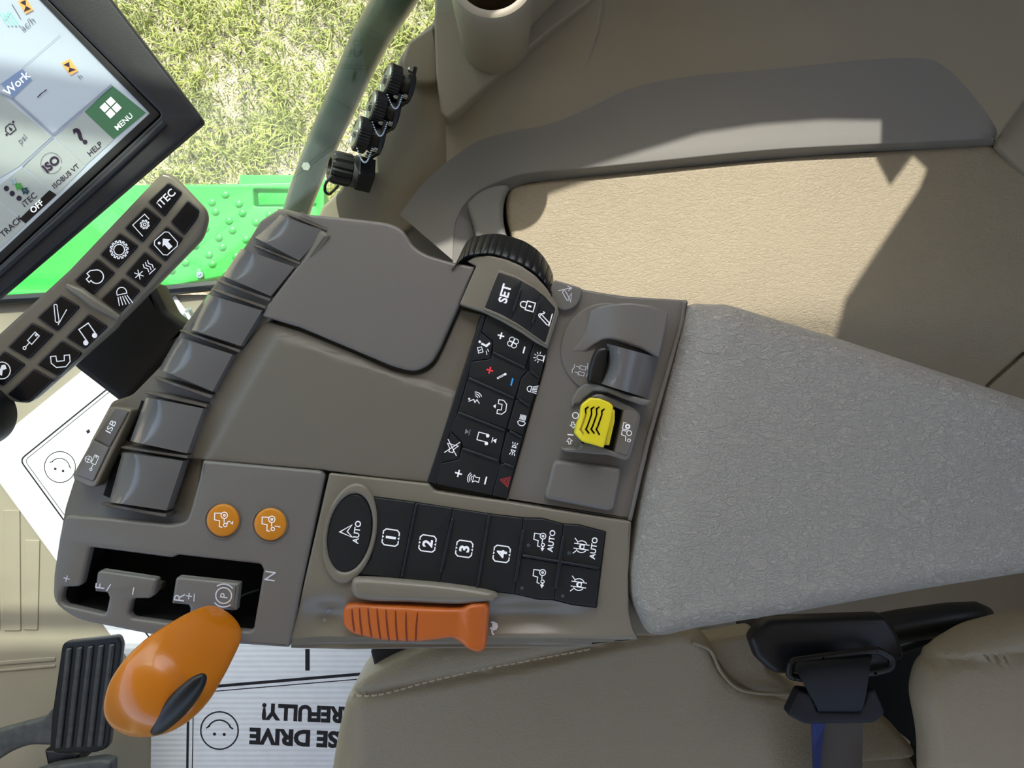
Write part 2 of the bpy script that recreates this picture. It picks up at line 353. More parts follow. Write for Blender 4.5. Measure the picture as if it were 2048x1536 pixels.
ICON['globecyl'] = ICON['cylinder'] + [C(.05, .42, .22), ('l', [(.05, .2), (.05, .64)]), ('l', [(-.17, .42), (.27, .42)])]
ICON['tile4'] = [('f', [(x, y), (x + .42, y), (x + .42, y + .42), (x, y + .42)]) for x in (-.46, .04) for y in (-.46, .04)]
def icon(bm, kind, cx, cy, size, ang, zf, wd=1.6, lift=0.00012, flip=1):
    ca, sa = math.cos(math.radians(ang)), math.sin(math.radians(ang))
    tr = lambda p: (cx + size * (p[0] * flip * ca - p[1] * sa), cy - size * (p[0] * flip * sa + p[1] * ca))
    for k, pts in ICON[kind]:
        q = [tr(p) for p in pts]
        if k == 'f': fill(bm, q, zf, lift)
        else: stroke(bm, q, wd, zf, k == 'c', lift)
def ink(name, parent, items, zf, m=INK, label=None):
    """one mesh of printing: items are ('i', icon, x, y, size, angle[, width]), ('t', text, x, y, height, angle[, bold, stretch]), ('s', pts, width), ('f', pts)"""
    bm = bmesh.new()
    for it in items:
        if it[0] == 'i': icon(bm, it[1], it[2], it[3], it[4], it[5], zf, *(it[6:]))
        elif it[0] == 't': letters(bm, it[1], it[2], it[3], it[4], it[5], zf, *(it[6:]))
        elif it[0] == 's': stroke(bm, it[1], it[2], zf)
        elif it[0] == 'f': fill(bm, it[1], zf)
    bmesh.ops.recalc_face_normals(bm, faces=bm.faces)
    for f in bm.faces:
        if f.normal.z < 0: f.normal_flip()
    me = bpy.data.meshes.new(name); bm.to_mesh(me); bm.free()
    return link(name, me, m, parent, smooth=0, label=label)
# pixel transforms of the close-ups the measurements were taken from
def R1(*p): return [(840 + a[0] / 3.657, 450 + a[1] / 3.657) + tuple(a[2:]) for a in p]
def R2(*p): return [(840 + a[0] / 3.657, 780 + a[1] / 3.657) + tuple(a[2:]) for a in p]
def R3(*p): return [(560 + a[0] / 2.768, 900 + a[1] / 2.768) + tuple(a[2:]) for a in p]
def R5(*p): return [(a[0] / 2.926, 750 + a[1] / 2.926) + tuple(a[2:]) for a in p]
def K2(*p): return [(a[0] / 2.56, 300 + a[1] / 2.56) + tuple(a[2:]) for a in p]
# ================================================================== the cab shell
def box_mesh(x0, x1, y0, y1, z0, z1):
    return grid_mesh([[(x0, y0, z1), (x1, y0, z1)], [(x0, y1, z1), (x1, y1, z1)]], skirt=z1 - z0)
fl = box_mesh(-1.2, 1.0, -1.3, 0.135, -0.03, 0.0)
link('floor', fl, FLOORM, kind='structure')
for i, (a, b, wd) in enumerate([((22, 1020), (24, 1262), 34), ((64, 1080), (60, 1260), 30), ((-20, 1000), (-16, 1262), 30), ((-40, 1330), (110, 1318), 8), ((-40, 1345), (110, 1332), 5)]):
    a, b = Vector(a), Vector(b); d = (b - a).normalized(); n_ = Vector((-d.y, d.x)) * wd / 2
    slab('trim_%d' % (i + 20), rpoly([tuple(a + n_), tuple(b + n_), tuple(b - n_), tuple(a - n_)], 3), .002, FLOORM, th=.0025, bev=.001, kind='structure')
# roof and the window frames stand outside the picture and shade the cab
ZR = 1.62; YR = 0.90
link('ceiling', box_mesh(-1.15, 0.95, -1.3, YR, ZR, ZR + 0.05), HEAD, kind='structure')
shade_bar_mesh = tube_mesh([(-1.15, 0.690, 1.31), (-0.6, 0.685, 1.30), (-0.18, 0.684, 1.30)], 0.013, 12)  # unseen bar, added only to cast a shadow strip across the floor
tag(link('shade_bar', shade_bar_mesh, FRAME), 'unseen round black bar added to shade a strip of the floor', 'shade bar')
# unseen window frame plate, its opening shaped to cast the sun patch, standing at y = 0.50
def lightline(px, py, z):         # where the sunray through a surface point crosses the plate
    p = W(px, py, z); k = (0.50 - p.y) / 0.80
    return (p.x - 0.10 * k, z + k)
sill = [lightline(*p) for p in [(870, 500, .46), (945, 440, .47), (985, 505, .45), (1020, 468, .45), (1060, 424, .45), (1100, 388, .45), (1170, 335, .462), (1400, 263, .464), (1520, 243, .465), (1650, 231, .466), (1774, 229, .467), (1765, 283, .461), (1752, 318, .45), (1780, 372, .45), (1826, 312, .45), (1866, 350, .45), (1838, 420, .45), (1690, 640, .45)]]
xL, zb = -0.30, 0.50
outl = [(-0.10, zb), (0.02, zb), (0.04, 0.0), (0.95, 0.0), (0.95, ZR), (0.14, ZR)] + [(x, z) for x, z in reversed(sill)]
outl[6:6] = [(0.18, 1.25)]
outl.append((sill[0][0] - 0.015, sill[0][1] + .02)); outl.append((-0.135, 1.05)); outl.append((-0.12, 1.2)); outl.append((-0.12, ZR)); outl.append((-0.17, ZR)); outl.append((-0.19, 1.1)); outl.append((-0.16, 0.85))
bm = bmesh.new()
f = bm.faces.new([bm.verts.new((x, 0.50, z)) for x, z in outl])
f.normal_update(); bmesh.ops.triangulate(bm, faces=[f])
bmesh.ops.solidify(bm, geom=bm.faces[:], thickness=0.02)
bmesh.ops.recalc_face_normals(bm, faces=bm.faces)
me = bpy.data.meshes.new('fr'); bm.to_mesh(me); bm.free()
link('trim_1', me, FRAME, kind='structure', smooth=0)
link('wall_rear', box_mesh(0.93, 0.96, -1.3, 0.5, 0, 1.1), TRIM, kind='structure')
link('wall_left', box_mesh(-1.2, 1.0, -1.33, -1.3, 0, 0.9), TRIM, kind='structure')

link('wall_front', box_mesh(-1.25, -1.2, -1.33, 0.13, 0, 0.85), TRIM, kind='structure')
# ---- glass of the front right window, slanting outwards
gl = bpy.data.materials.new('cab_glass'); gl.use_nodes = True; t = gl.node_tree; t.nodes.clear()
o_ = t.nodes.new('ShaderNodeOutputMaterial'); tr = t.nodes.new('ShaderNodeBsdfTransparent'); tr.inputs[0].default_value = (0.90, 0.96, 0.91, 1)
gs = t.nodes.new('ShaderNodeBsdfGlossy'); gs.inputs['Roughness'].default_value = 0.02; gs.inputs[0].default_value = (1, 1, 1, 1)
df = t.nodes.new('ShaderNodeBsdfDiffuse'); df.inputs[0].default_value = (0.75, 0.8, 0.78, 1)
lw = t.nodes.new('ShaderNodeLayerWeight'); pw = t.nodes.new('ShaderNodeMath'); pw.operation = 'POWER'; pw.inputs[1].default_value = 5; t.links.new(lw.outputs['Facing'], pw.inputs[0])
fr = t.nodes.new('ShaderNodeMath'); fr.operation = 'MULTIPLY_ADD'; fr.inputs[1].default_value = 0.5; fr.inputs[2].default_value = 0.035; t.links.new(pw.outputs[0], fr.inputs[0])
mx = t.nodes.new('ShaderNodeMixShader'); m2 = t.nodes.new('ShaderNodeMixShader')
tc = t.nodes.new('ShaderNodeTexCoord'); nz = t.nodes.new('ShaderNodeTexNoise'); nz.inputs['Scale'].default_value = 9; nz.inputs['Detail'].default_value = 4
rp = t.nodes.new('ShaderNodeMapRange'); rp.inputs['From Min'].default_value = 0.55; rp.inputs['From Max'].default_value = 0.72; rp.inputs['To Min'].default_value = 0.01; rp.inputs['To Max'].default_value = 0.12
L = t.links.new
L(tc.outputs['Object'], nz.inputs[0]); L(nz.outputs[0], rp.inputs[0]); L(rp.outputs[0], m2.inputs[0])
L(fr.outputs[0], mx.inputs[0]); L(tr.outputs[0], mx.inputs[1]); L(gs.outputs[0], mx.inputs[2])
L(mx.outputs[0], m2.inputs[1]); L(df.outputs[0], m2.inputs[2]); L(m2.outputs[0], o_.inputs[0])
g = []
for i in range(13):
    k = i / 12; z = k * 1.5; y = 0.142 + 0.36 * z - 0.035 * z * z
    g.append([(x, y, z) for x in (-1.15, -0.7, -0.02 - 0.1 * (z > .55))])
gm = grid_mesh(g); bm = bmesh.new(); bm.from_mesh(gm); bmesh.ops.solidify(bm, geom=bm.faces[:], thickness=0.004); bm.to_mesh(gm); bm.free()
link('window_1', gm, gl, kind='structure')
# black rubber sill along the foot of the glass
link('trim_2', tube_mesh([W(-300, 618, 0.01), W(310, 583, 0.01), W(660, 548, 0.01), W(900, 535, 0.01)], 0.008, 8), RUBB, kind='structure')

# ---- outside
gr = bpy.data.materials.new('dry_ground'); gr.use_nodes = True; t = gr.node_tree; b = t.nodes['Principled BSDF']; b.inputs['Roughness'].default_value = 0.95
tc = t.nodes.new('ShaderNodeTexCoord'); n = t.nodes.new('ShaderNodeTexNoise'); n.inputs['Scale'].default_value = 60; n.inputs['Detail'].default_value = 8
cr = t.nodes.new('ShaderNodeValToRGB'); cr.color_ramp.elements[0].position = 0.35; cr.color_ramp.elements[0].color = lin('7d6a4c'); cr.color_ramp.elements[1].position = 0.65; cr.color_ramp.elements[1].color = lin('c4b096')
t.links.new(tc.outputs['Object'], n.inputs[0]); t.links.new(n.outputs[0], cr.inputs[0]); t.links.new(cr.outputs[0], b.inputs['Base Color'])
GZ = -1.4
link('ground', box_mesh(-12, 12, -12, 14, GZ - 0.05, GZ), gr, kind='structure')
GRA = mat('grass_blades', 'a3a455', 0.6, var=0.35, varscale=14); STR = mat('straw', 'd6c6a6', 0.7, var=0.2, varscale=20)
def blades(name, count, m, label, flat):
    bm = bmesh.new(); rnd = random.Random(3 if flat else 5); cl = [(rnd.uniform(-1.75, 0.1), rnd.uniform(0.5, 1.6), rnd.uniform(0.04, 0.14)) for _ in range(130)]
    for i in range(count):
        if flat or rnd.random() < 0.22: x, y = rnd.uniform(-1.75, 0.1), rnd.uniform(0.5, 1.6)
        else:
            c = rnd.choice(cl); x, y = rnd.gauss(c[0], c[2] * .6), rnd.gauss(c[1], c[2] * .6)
        a = rnd.uniform(0, 6.28); ln = rnd.uniform(0.03, 0.08); h = rnd.uniform(0.001, 0.008) if flat else rnd.uniform(0.008, 0.05); wd = rnd.uniform(0.0015, 0.0035)
        d = Vector((math.cos(a), math.sin(a), 0)); q = Vector((-d.y, d.x, 0)) * wd; p = Vector((x, y, GZ + (0.004 if flat else 0.001)))
        b1 = a + rnd.uniform(-.7, .7); d2 = Vector((math.cos(b1), math.sin(b1), 0))
        m1 = p + d * ln * .5 + Vector((0, 0, h)); e = m1 + d2 * ln * .5 + Vector((0, 0, h * .2))
        v = [bm.verts.new(c) for c in (p + q, p - q, m1 - q * .8, m1 + q * .8, e)]
        bm.faces.new(v[:4]); bm.faces.new((v[3], v[2], v[4]))
    me = bpy.data.meshes.new(name); bm.to_mesh(me); bm.free()
    o = link(name, me, m, smooth=0, kind='stuff'); tag(o, label, 'grass' if not flat else 'straw'); return o
blades('grass', 13000, GRA, 'green and yellow grass growing in tufts on the ground outside the window', False)
blades('straw', 34000, STR, 'pale dry straw lying between the grass tufts outside', True)

# ---- green step platform outside the glass
pz = -0.25
plat = thing('step_platform', 'bright green metal step platform with round tread bumps outside the cab glass', 'platform', W(520, 470, pz - 0.03))
slab('deck_plate', [(-200, 372), (440, 368), (640, 362), (648, 372), (648, 500), (760, 560), (700, 640), (450, 552), (318, 577), (60, 600), (-200, 620)], pz, GREEN, plat, th=0.03, bev=0.003,
     holes=[rpoly([(506, 378), (632, 380), (632, 412), (508, 412)], 4)])
bms = []
for i in range(-3, 11):
    for j in range(-2, 7):
        x = 505 + i * 27 - j * 20 ; y = 392 + j * 34 + i * 1.5 + (i % 2) * 17
        if not (300 < x < 640 and 385 < y < 552) or (498 < x < 640 and y < 424) or y > 575 - (x - 318) * 0.12 - 12: continue
        c = W(x, y, pz); bms.append(lathe_mesh([(-0.001, .0085), (0.002, .007), (0.0035, .004), (0.0042, .0005)], c, (0, 0, 1), 12))
link('tread_bump', merge(bms), GREEN, plat, kind='stuff')
c = W(402, 550, pz); link('bolt', lathe_mesh([(0, .007), (0.006, .007), (0.006, .0035), (0.008, .002)], c, (0, 0, 1), 6), CHROME, plat, smooth=20, label='bright bolt head')
slab('serrated_edge', [(315, 577)] + [(318 + i * 4.1 + (0 if i % 2 else 1), 574.5 - i * 0.72 + (4 if i % 2 else -2)) for i in range(30)] + [(440, 562), (430, 572), (318, 590)], pz - 0.031, RUBB, plat, th=0.004, bev=0.0003, label='dark serrated lower edge')
slab('shadow_tray', [(480, 350), (650, 350), (650, 430), (480, 430)], pz - 0.06, GREEN, plat, th=0.003, bev=0.0005)

# ---- hand rail outside
rp_ = [(880, -140, .42), (832, -70, .38), (785, 5, .34), (745, 70, .30), (711, 140, .26), (680, 210, .22), (648, 280, .18), (619, 350, .14), (594, 420, .10), (578, 490, .05), (575, 560, -.05), (565, 600, -.16)]
rail = thing('hand_rail', 'thick dark green curved grab rail outside the glass', 'handrail', W(565, 600, -.16))
pp = [W(*p) for p in rp_]; path = cspline([tuple(p) for p in pp], 4, False)
link('rail_tube', tube_mesh(path, [0.0215 - 0.0045 * i / (len(path) - 1) for i in range(len(path))], 24), RAILM, rail)
c = W(615, 336, .163); link('rail_bolt', lathe_mesh([(0, .0055), (.012, .0055)], c + Vector((0, 0, 0.0)), (0.1, -.1, 1), 6), CAPF, rail, smooth=20, label='bright bolt head on the rail')

# ================================================================== right side trim
tz = plane((650, 420, .450), (850, 100, .486), (1000, 420, .452))
Oc = [(800, 430), (850, 363), (938, 292), (1008, 266), (1096, 248.6), (1178, 216), (1259, 178), (1376, 153), (1552, 137.5), (1727, 120), (1844, 117), (1891, 134.5), (1938, 181), (1979, 234), (1994, 263), (1990, 282)]
Fc = [(905, 520), (912, 440), (950, 385), (1025, 351), (1085, 341), (1148, 336), (1318, 319), (1493, 301), (1600, 293), (1727, 286.6), (1800, 283), (1860, 280), (1920, 277), (1955, 275), (1978, 274), (1989, 276)]
Bc = [(950, 560), (950, 480), (970, 420), (1013, 385), (1050, 368), (1084, 362.7), (1259, 345), (1493, 322), (1600, 314), (1727, 304), (1800, 301), (1860, 298), (1920, 295), (1955, 293), (1978, 292), (1989, 291)]
def resamp(P, n):
    P = [Vector(p) for p in cspline(P, 8, False)]; L_ = [0]
    for i in range(1, len(P)): L_.append(L_[-1] + (P[i] - P[i - 1]).length)
    o = []; k = 0
    for i in range(n):
        d = L_[-1] * i / (n - 1)
        while k < len(P) - 2 and L_[k + 1] < d: k += 1
        s = (d - L_[k]) / max(1e-9, L_[k + 1] - L_[k]); o.append(P[k].lerp(P[k + 1], s))
    return o
def byidx(P, n):             # keeps the key points of several curves in step
    return [Vector(p) for p in cspline(P, n, False)]
O_, F_, B_ = byidx(Oc, 6), byidx(Fc, 6), byidx(Bc, 6)
wr = thing('wall_right', 'tan moulded side wall', 'wall', (0.2, 0.3, 0)); del wr['label']; del wr['category']; wr['kind'] = 'structure'
rows = []
for k in range(9):
    s = k / 8; z = 0.471 + (0.461 - 0.471) * s - 0.002 * math.sin(math.pi * s)
    rows.append([W(*(o.lerp(f_, s)), z) for o, f_ in zip(O_, F_)])
for k in range(1, 4):
    a = math.pi / 2 * k / 3; rows.append([W(*f_, 0.461) + Vector((0, -0.0015 * math.sin(a), -0.0012 * (1 - math.cos(a)))) for f_ in F_])
rows.append([W(*b, 0.4485) for b in B_]); rows.append([W(*b, 0.4485) + Vector((0, 0, -0.06)) for b in B_])
link('ledge', grid_mesh(rows), TRIM2, wr, smooth=50)
# the wall rising from the ledge to the window sill
UW = byidx([(780, 500), (800, 440), (840, 380), (900, 320)] + Oc[3:], 6)
rows = []
o3 = [W(p.x, p.y, 0.471) for p in byidx(Oc, 6)[9:]]
for k in range(13):
    s = k / 12; r = []
    for p in o3:
        q = p.copy(); far = max(0, p.x - 0.28)
        q.y = p.y + (0.485 - p.y) * (1.15 * s - 0.15 * s * s) + 0.004 * math.sin(s * math.pi)
        q.x = p.x + far * 0.9 * s + (0.05 * s if p.x > .37 else 0)
        q.z = p.z + 0.012 * min(1, s * 10) + (0.290 * s ** 2.6) - 0.008 * min(1, s * 10) * (1 - sstep((p.x + 0.052) / 0.035)); r.append(q)
    rows.append(r)
link('upper_panel', grid_mesh(rows), TRIM, wr, smooth=60)
slab('corner_panel', [(1830, 105), (1893, 128), (1942, 178), (1985, 232), (2000, 268), (1996, 292), (2050, 345), (2420, 700), (2500, -500), (1900, -300)], plane((1891, 134, .469), (1996, 292, .458), (2300, 100, .49)), TRIM, wr, th=0.01, bev=0.004)

cz = lambda x, y: 0.45 - 0.55 * 0.5 * ((0.062 - y) + math.sqrt((0.062 - y) ** 2 + 0.012 ** 2)) 
cover = slab('storage_cover', rpoly([(1010, 425, 40), (1016, 372, 30), (1090, 359, 30), (1300, 338), (1600, 311), (1984, 288, 6), (2052, 345, 0), (2300, 545, 0), (2230, 740, 0), (2050, 703, 0), (1975, 770, 6), (1900, 1000, 30), (1300, 1000, 40), (1180, 700, 40), (1100, 600, 40), (1030, 500, 40)], 8, 5), cz, COVM, th=0.03, bev=0.004, cut=0.012)
tag(cover, 'tan grained vinyl compartment cover lit by a patch of sun beside the armrest', 'cover')
slab('rear_panel', [(2052, 708), (1980, 772), (1905, 1005), (2400, 1100), (2400, 560), (2305, 550), (2238, 745)], lambda x, y: cz(x, y) - 0.002, COVM, wr, th=0.03, bev=0.002, cut=0.02)
# moulded trim between the window edge and the ledge
p1 = rpoly([(868, 44, 3), (872, 150), (882, 228, 10), (896, 238, 10), (922, 216), (1010, 137, 20), (1102, 59), (1260, -60, 0), (1250, -250, 0), (880, -250, 0)], 6)
trim = slab('trim_3', [(905, -60), (905, 0), (869, 38), (816, 85), (796, 117), (778, 190), (738, 278), (714, 319), (678, 378), (645, 410), (632, 440), (640, 560), (760, 640), (960, 640), (1040, 560), (1000, 480), (950, 400), (945, 300), (1008, 262), (1100, 242), (1160, 180), (1200, 60), (1250, -300), (905, -300)], tz, TRIM, th=0.04, bev=0.004, kind='structure', cut=0.02,
     holes=[rpoly([(800, 470), (912, 379, 30), (944, 420), (952, 560), (860, 600), (760, 560)], 12)])
tz1 = plane((868, 44, .502), (893, 236, .493), (1102, 59, .502))
slab('trim_4', p1, tz1, TRIM, th=0.02, bev=0.0025, kind='structure')
slab('trim_5', rpoly([(817, 82, 6), (870, 46, 6), (876, 100), (876, 165, 10), (828, 168, 10), (803, 122)], 4), lambda x, y: tz(x, y) + 0.010, TRIM, th=0.03, bev=0.003, kind='structure')
slab('trim_6', rpoly([(795, 475), (909, 385, 30), (941, 424), (946, 580), (860, 620), (740, 580)], 14), lambda x, y: tz(x, y) - 0.008, TRIM2, th=0.01, bev=0.002, kind='structure')
slab('trim_7', cspline([(925, 395), (960, 372), (1000, 366), (1018, 372), (1010, 392), (1006, 420), (1012, 465), (1040, 540), (960, 560), (950, 470), (936, 425)], 5), 0.459, TRIM2, th=0.05, bev=0.005, kind='structure')

slab('trim_8', [(860, 330), (1150, 300), (2100, 240), (2100, 620), (860, 620)], .40, FRAME, th=.02, bev=.001, kind='structure')
# cup holder: open cup standing out of the trim
cc = W(984, -50, 0.60)
ch = thing('cup_holder', 'tan round cup holder with pale rim at the top edge', 'cup holder', (cc.x, cc.y, 0.50))
R0 = 0.0315
link('cup_wall', lathe_mesh([(-0.10, .001), (-0.10, R0 - .003), (-0.006, R0), (-0.002, R0 + .0002), (0.0005, R0 - .0008), (.0014, R0 - 0.0028), (0.0006, R0 - .0062), (-0.004, R0 - 0.0075), (-0.095, R0 - .010), (-.095, .001)], cc, (0, 0, 1), 56), TRIM, ch)
link('cup_web', slab_mesh(rpoly([(1046, 10), (1066, -6), (1240, -190), (1180, -200), (1040, -60)], 6), lambda x, y: 0.560, th=0.05, bev=0.004), TRIM, ch)

# connectors on the trim edge
def connector(px, py, label):
    c = W(px, py, 0.508); ax = Vector((-0.80, 0.16, 0.42)).normalized()
    t_ = thing('socket_connector', label, 'connector', c - ax * 0.02, 'capped socket connectors on the trim edge')
    n = 36
    prof = lathe_mesh([(-0.010, .0132), (-0.0095, .0145), (-0.001, .0145), (0.0, .0136)], c, ax, 72)
    for i, v in enumerate(prof.vertices):
        if i % 2: d = v.co - c; d -= ax * d.dot(ax); v.co -= d * 0.035
    link('cap', prof, RUBB, t_, smooth=25)
    link('cap_face', lathe_mesh([(0.0, .0128), (0.0012, .0120), (0.0014, .011), (0.0006, .0105), (0.0006, .004), (0.003, .0035), (0.0035, .001)], c, ax, 36), CAPF, t_, label='shiny metal cap face')
    link('socket_neck', lathe_mesh([(-0.022, .0125), (-0.016, .0125), (-0.014, .011), (-0.0095, .0095)], c, ax, 24), RUBB, t_)
    b0 = c - ax * 0.017; u = ax.cross(Vector((0, 0, 1))).normalized(); v_ = ax.cross(u)
    fl_ = [b0 + u * a * .014 + v_ * b * .014 for a, b in ((-1, -1), (1, -1), (1, 1), (-1, 1))]
    m_ = grid_mesh([[fl_[0], fl_[1]], [fl_[3], fl_[2]]]); bm = bmesh.new(); bm.from_mesh(m_); bmesh.ops.solidify(bm, geom=bm.faces[:], thickness=0.003); bm.to_mesh(m_); bm.free()
    link('flange', m_, RUBB, t_, smooth=20)
    for a, b in ((-1, -1), (1, -1), (1, 1), (-1, 1)):
        s_ = b0 + u * a * .0112 + v_ * b * .0112
        link('screw', lathe_mesh([(0, .0022), (0.003, .002), (0.0038, .0008)], s_, ax, 12), CHROME, t_, label='bright screw head')
    e0 = c + ax * 0.003; e1 = b0 + u * .0112 - v_ * 0.0112 + ax * .004
    e1 = min((b0 + u * a * .0112 + v_ * b * .0112 + ax * .004 for a, b in ((-1, -1), (1, -1), (1, 1), (-1, 1))), key=lambda q: q.y - q.x * .5)
    bd = []
    for i in range(25):
        s = i / 24; p = e0.lerp(e1, s) + Vector((0.002, -0.018, 0.006)) * math.sin(math.pi * s) * 1.1
        bm = bmesh.new(); bmesh.ops.create_icosphere(bm, subdivisions=1, radius=0.0009, matrix=Matrix.Translation(p)); m_ = bpy.data.meshes.new('b'); bm.to_mesh(m_); bm.free(); bd.append(m_)
    link('bead_chain', merge(bd), CHROME, t_, label='ball chain holding the cap')
connector(772, 160, 'capped socket connector nearest the cup holder, ribbed black cap')
connector(742, 214, 'middle one of the three capped socket connectors with a ball chain')
connector(712, 266, 'capped socket connector next to the bigger black knurled plug')
c = W(664, 333, 0.487); ax = Vector((-0.88, 0.10, 0.46)).normalized()
pl = thing('power_plug', 'black knurled screw plug at the trim edge below the capped connectors', 'plug', c - ax * .04)
pm = lathe_mesh([(-0.016, .0125), (-0.015, .0142), (-0.003, .0142), (0.0, .0135), (0.002, .0115), (0.002, .0075), (-0.001, .0068), (-0.004, .003), (-0.004, .001)], c, ax, 48)
for i, v in enumerate(pm.vertices):
    if (i % 48) % 4 < 1 and i < 48 * 4: d = v.co - c; d -= ax * d.dot(ax); v.co -= d * 0.10
link('knurled_cap', pm, RUBB, pl, smooth=25)
link('washer', lathe_mesh([(-0.020, .0135), (-0.016, .0135), (-.0155, .012)], c, ax, 32), RUBD, pl, label='dusty grey washer')
link('hex_nut', lathe_mesh([(-0.034, .0165), (-0.021, .0165), (-0.020, .0155)], c, ax, 6), RUBB, pl, smooth=15)
link('tether', tube_mesh(cspline([tuple(W(*q)) for q in [(664, 352, .51), (652, 366, .512), (650, 382, .508), (658, 388, .505), (668, 380, .505), (676, 372, .50)]], 6, False), 0.0012, 8), RUBB, pl)

# ================================================================== things on the floor
def paper(pts, z, label, items, items2=None):
    o = slab('floor_paper', pts, z, PAPER, th=0.003, bev=0.0004); tag(o, label, 'paper mat', 'printed paper floor mats')
    ink('printing', o, items, z, BLKINK)
    return o
d1 = Vector((.776, -.63)); d2 = Vector((.59, .81)); C0 = Vector((-42, 909))
def q1(a, b): p = C0 + d1 * a + d2 * b; return (p.x, p.y)
bp = rpoly([q1(60, 60), q1(440, 60), q1(440, 640), q1(60, 640)], 12); bp2 = rpoly([q1(67, 67), q1(433, 67), q1(433, 633), q1(67, 633)], 9)
paper([q1(0, 0), q1(505, 0), q1(505, 720), q1(0, 720)], 0.004, 'white paper floor mat in full sun, partly under the keypad',
      [('s', bp + [bp[0]], 3.2), ('s', bp2 + [bp2[0]], 1.4), ('i', 'smiley', 120, 934, 62, 165, 1.8), ('f', [(172, 862), (178, 858), (181, 864), (175, 868)])])
b2 = [(373, 1640), (374, 1390), (440, 1369), (900, 1330)]; b3 = [(383, 1640), (384, 1397), (440, 1379), (900, 1341)]
paper([(304, 1302), (900, 1262), (980, 1640), (300, 1640)], 0.009, 'white corrugated paper mat with a smiley face and black lettering at the bottom',
      [('s', [(373, 1640), (377, 1380)], 5), ('s', [(378, 1377), (900, 1333)], 6), ('s', [(383, 1640), (387, 1390)], 2), ('s', [(386, 1386), (900, 1343)], 2), ('s', [(615, 1298), (615, 1341)], 9),
       ('i', 'smiley', 439, 1461, 75, 178, 3), ('t', 'PLEASE DRIVE', 636, 1478, 30, 177.5, .05, 1.05), ('t', 'CAREFULLY!', 632, 1428, 30, 177.5, .05, .92)])

# accelerator pedal
def pz_(z): return z
ped = thing('accelerator_pedal', 'black ribbed rubber accelerator pedal on a bent arm', 'pedal', W(170, 1400, 0.02))
pf = plane((120, 1290, .13), (240, 1280, .13), (150, 1510, .10))
slab('pedal_pad', rpoly([(124, 1285, 12), (236, 1272, 8), (243, 1290, 6), (216, 1497, 10), (190, 1506), (112, 1508, 10), (98, 1500, 8), (103, 1430)], 5), pf, RUBB, ped, th=0.012, bev=0.003)
for i in range(5):
    x = 131 + i * 21.5; x2 = 109 + i * 21
    slab('tread_rib', rpoly([(x, 1298 - i * 2), (x + 11, 1297 - i * 2), (x2 + 11, 1498 - i), (x2, 1499 - i)], 3, 3), lambda a, b: pf(a, b) + 0.004, RUBD, ped, th=0.005, bev=0.0022)
slab('pedal_arm', cspline([(-60, 1480), (-10, 1463), (40, 1449), (85, 1436), (104, 1420), (112, 1460), (108, 1490), (60, 1492), (20, 1506), (-20, 1530), (-60, 1540)], 5), 0.09, RUBD, ped, th=0.016, bev=0.005)
slab('pedal_hinge', rpoly([(88, 1500), (160, 1508), (150, 1536), (96, 1540)], 4), 0.085, RUBB, ped, th=0.05, bev=0.003)
ped2 = slab('brake_pedal', rpoly([(60, 1548), (100, 1534), (200, 1520, 8), (222, 1524, 6), (222, 1640), (60, 1660)], 5), 0.11, RUBD, th=0.02, bev=0.004)
tag(ped2, 'dusty black pedal edge just below the accelerator pedal', 'pedal')
# ================================================================== the armrest console
con = thing('armrest_console', 'taupe control armrest console full of levers, keys and switches', 'armrest console', W(700, 900, .56))
zl = lambda x, y: 0.652 - 0.45 * ((x + .09) ** 2 + (y - .06) ** 2)
slope = plane((522, 640, .644), (372, 1040, .640), (310, 755, .622))
CB = rpoly([(652, 470), (780, 462), (850, 530), (950, 540), (1100, 572), (1360, 606), (1288, 900), (1250, 1043), (1246, 1225), (1250, 1272), (1100, 1288), (590, 1288), (600, 1220), (545, 1200), (560, 1100), (560, 1060), (400, 1045), (380, 1020), (420, 920), (540, 650)], 5)
slab('core', CB, 0.636, SLOPE, con, th=0.050, bev=0.002)
slab('gate_floor', rpoly([(134, 1095), (545, 1115), (515, 1270), (134, 1222)], 4), 0.612, DARK, con, th=0.004, bev=0.0005, label='black bottom of the shift gate')
slab('gate_well', rpoly([(132, 1092), (548, 1114), (514, 1274), (134, 1220)], 4), .6415, DARK, con, th=.03, bev=.0005, holes=[rpoly([(138, 1166), (174, 1096), (530, 1124), (508, 1264), (140, 1212)], 4)], label='black inner wall of the shift gate')
link('pedestal', box_mesh(-.19, -.02, -.125, .03, 0.0, .585), SLOPE, con)
slab('lever_bank', rpoly([(600, 424), (560, 414, 10), (520, 440), (488, 492), (430, 565), (365, 652), (330, 720), (262, 790, 10), (222, 802, 8), (180, 880), (146, 958, 8), (128, 1015), (118, 1070), (345, 1066, 5), (385, 1052), (405, 924), (480, 720), (540, 640), (660, 470)], 5), slope, SLOPE, con, th=0.03, bev=0.003, cut=0.02)

# storage lid
slab('storage_lid', rpoly([(596, 426, 3), (640, 430), (700, 436), (778, 445, 15), (806, 458, 15), (824, 490, 15), (850, 508, 20), (900, 523, 10), (951, 533, 3), (917, 612), (880, 695), (862, 728, 26), (828, 744, 16), (785, 733, 10), (700, 697), (600, 655), (523, 632, 2), (532, 611), (585, 542), (652, 463, 3)], 5), zl, LIDM, con, th=0.010, bev=0.0022, cut=0.01)
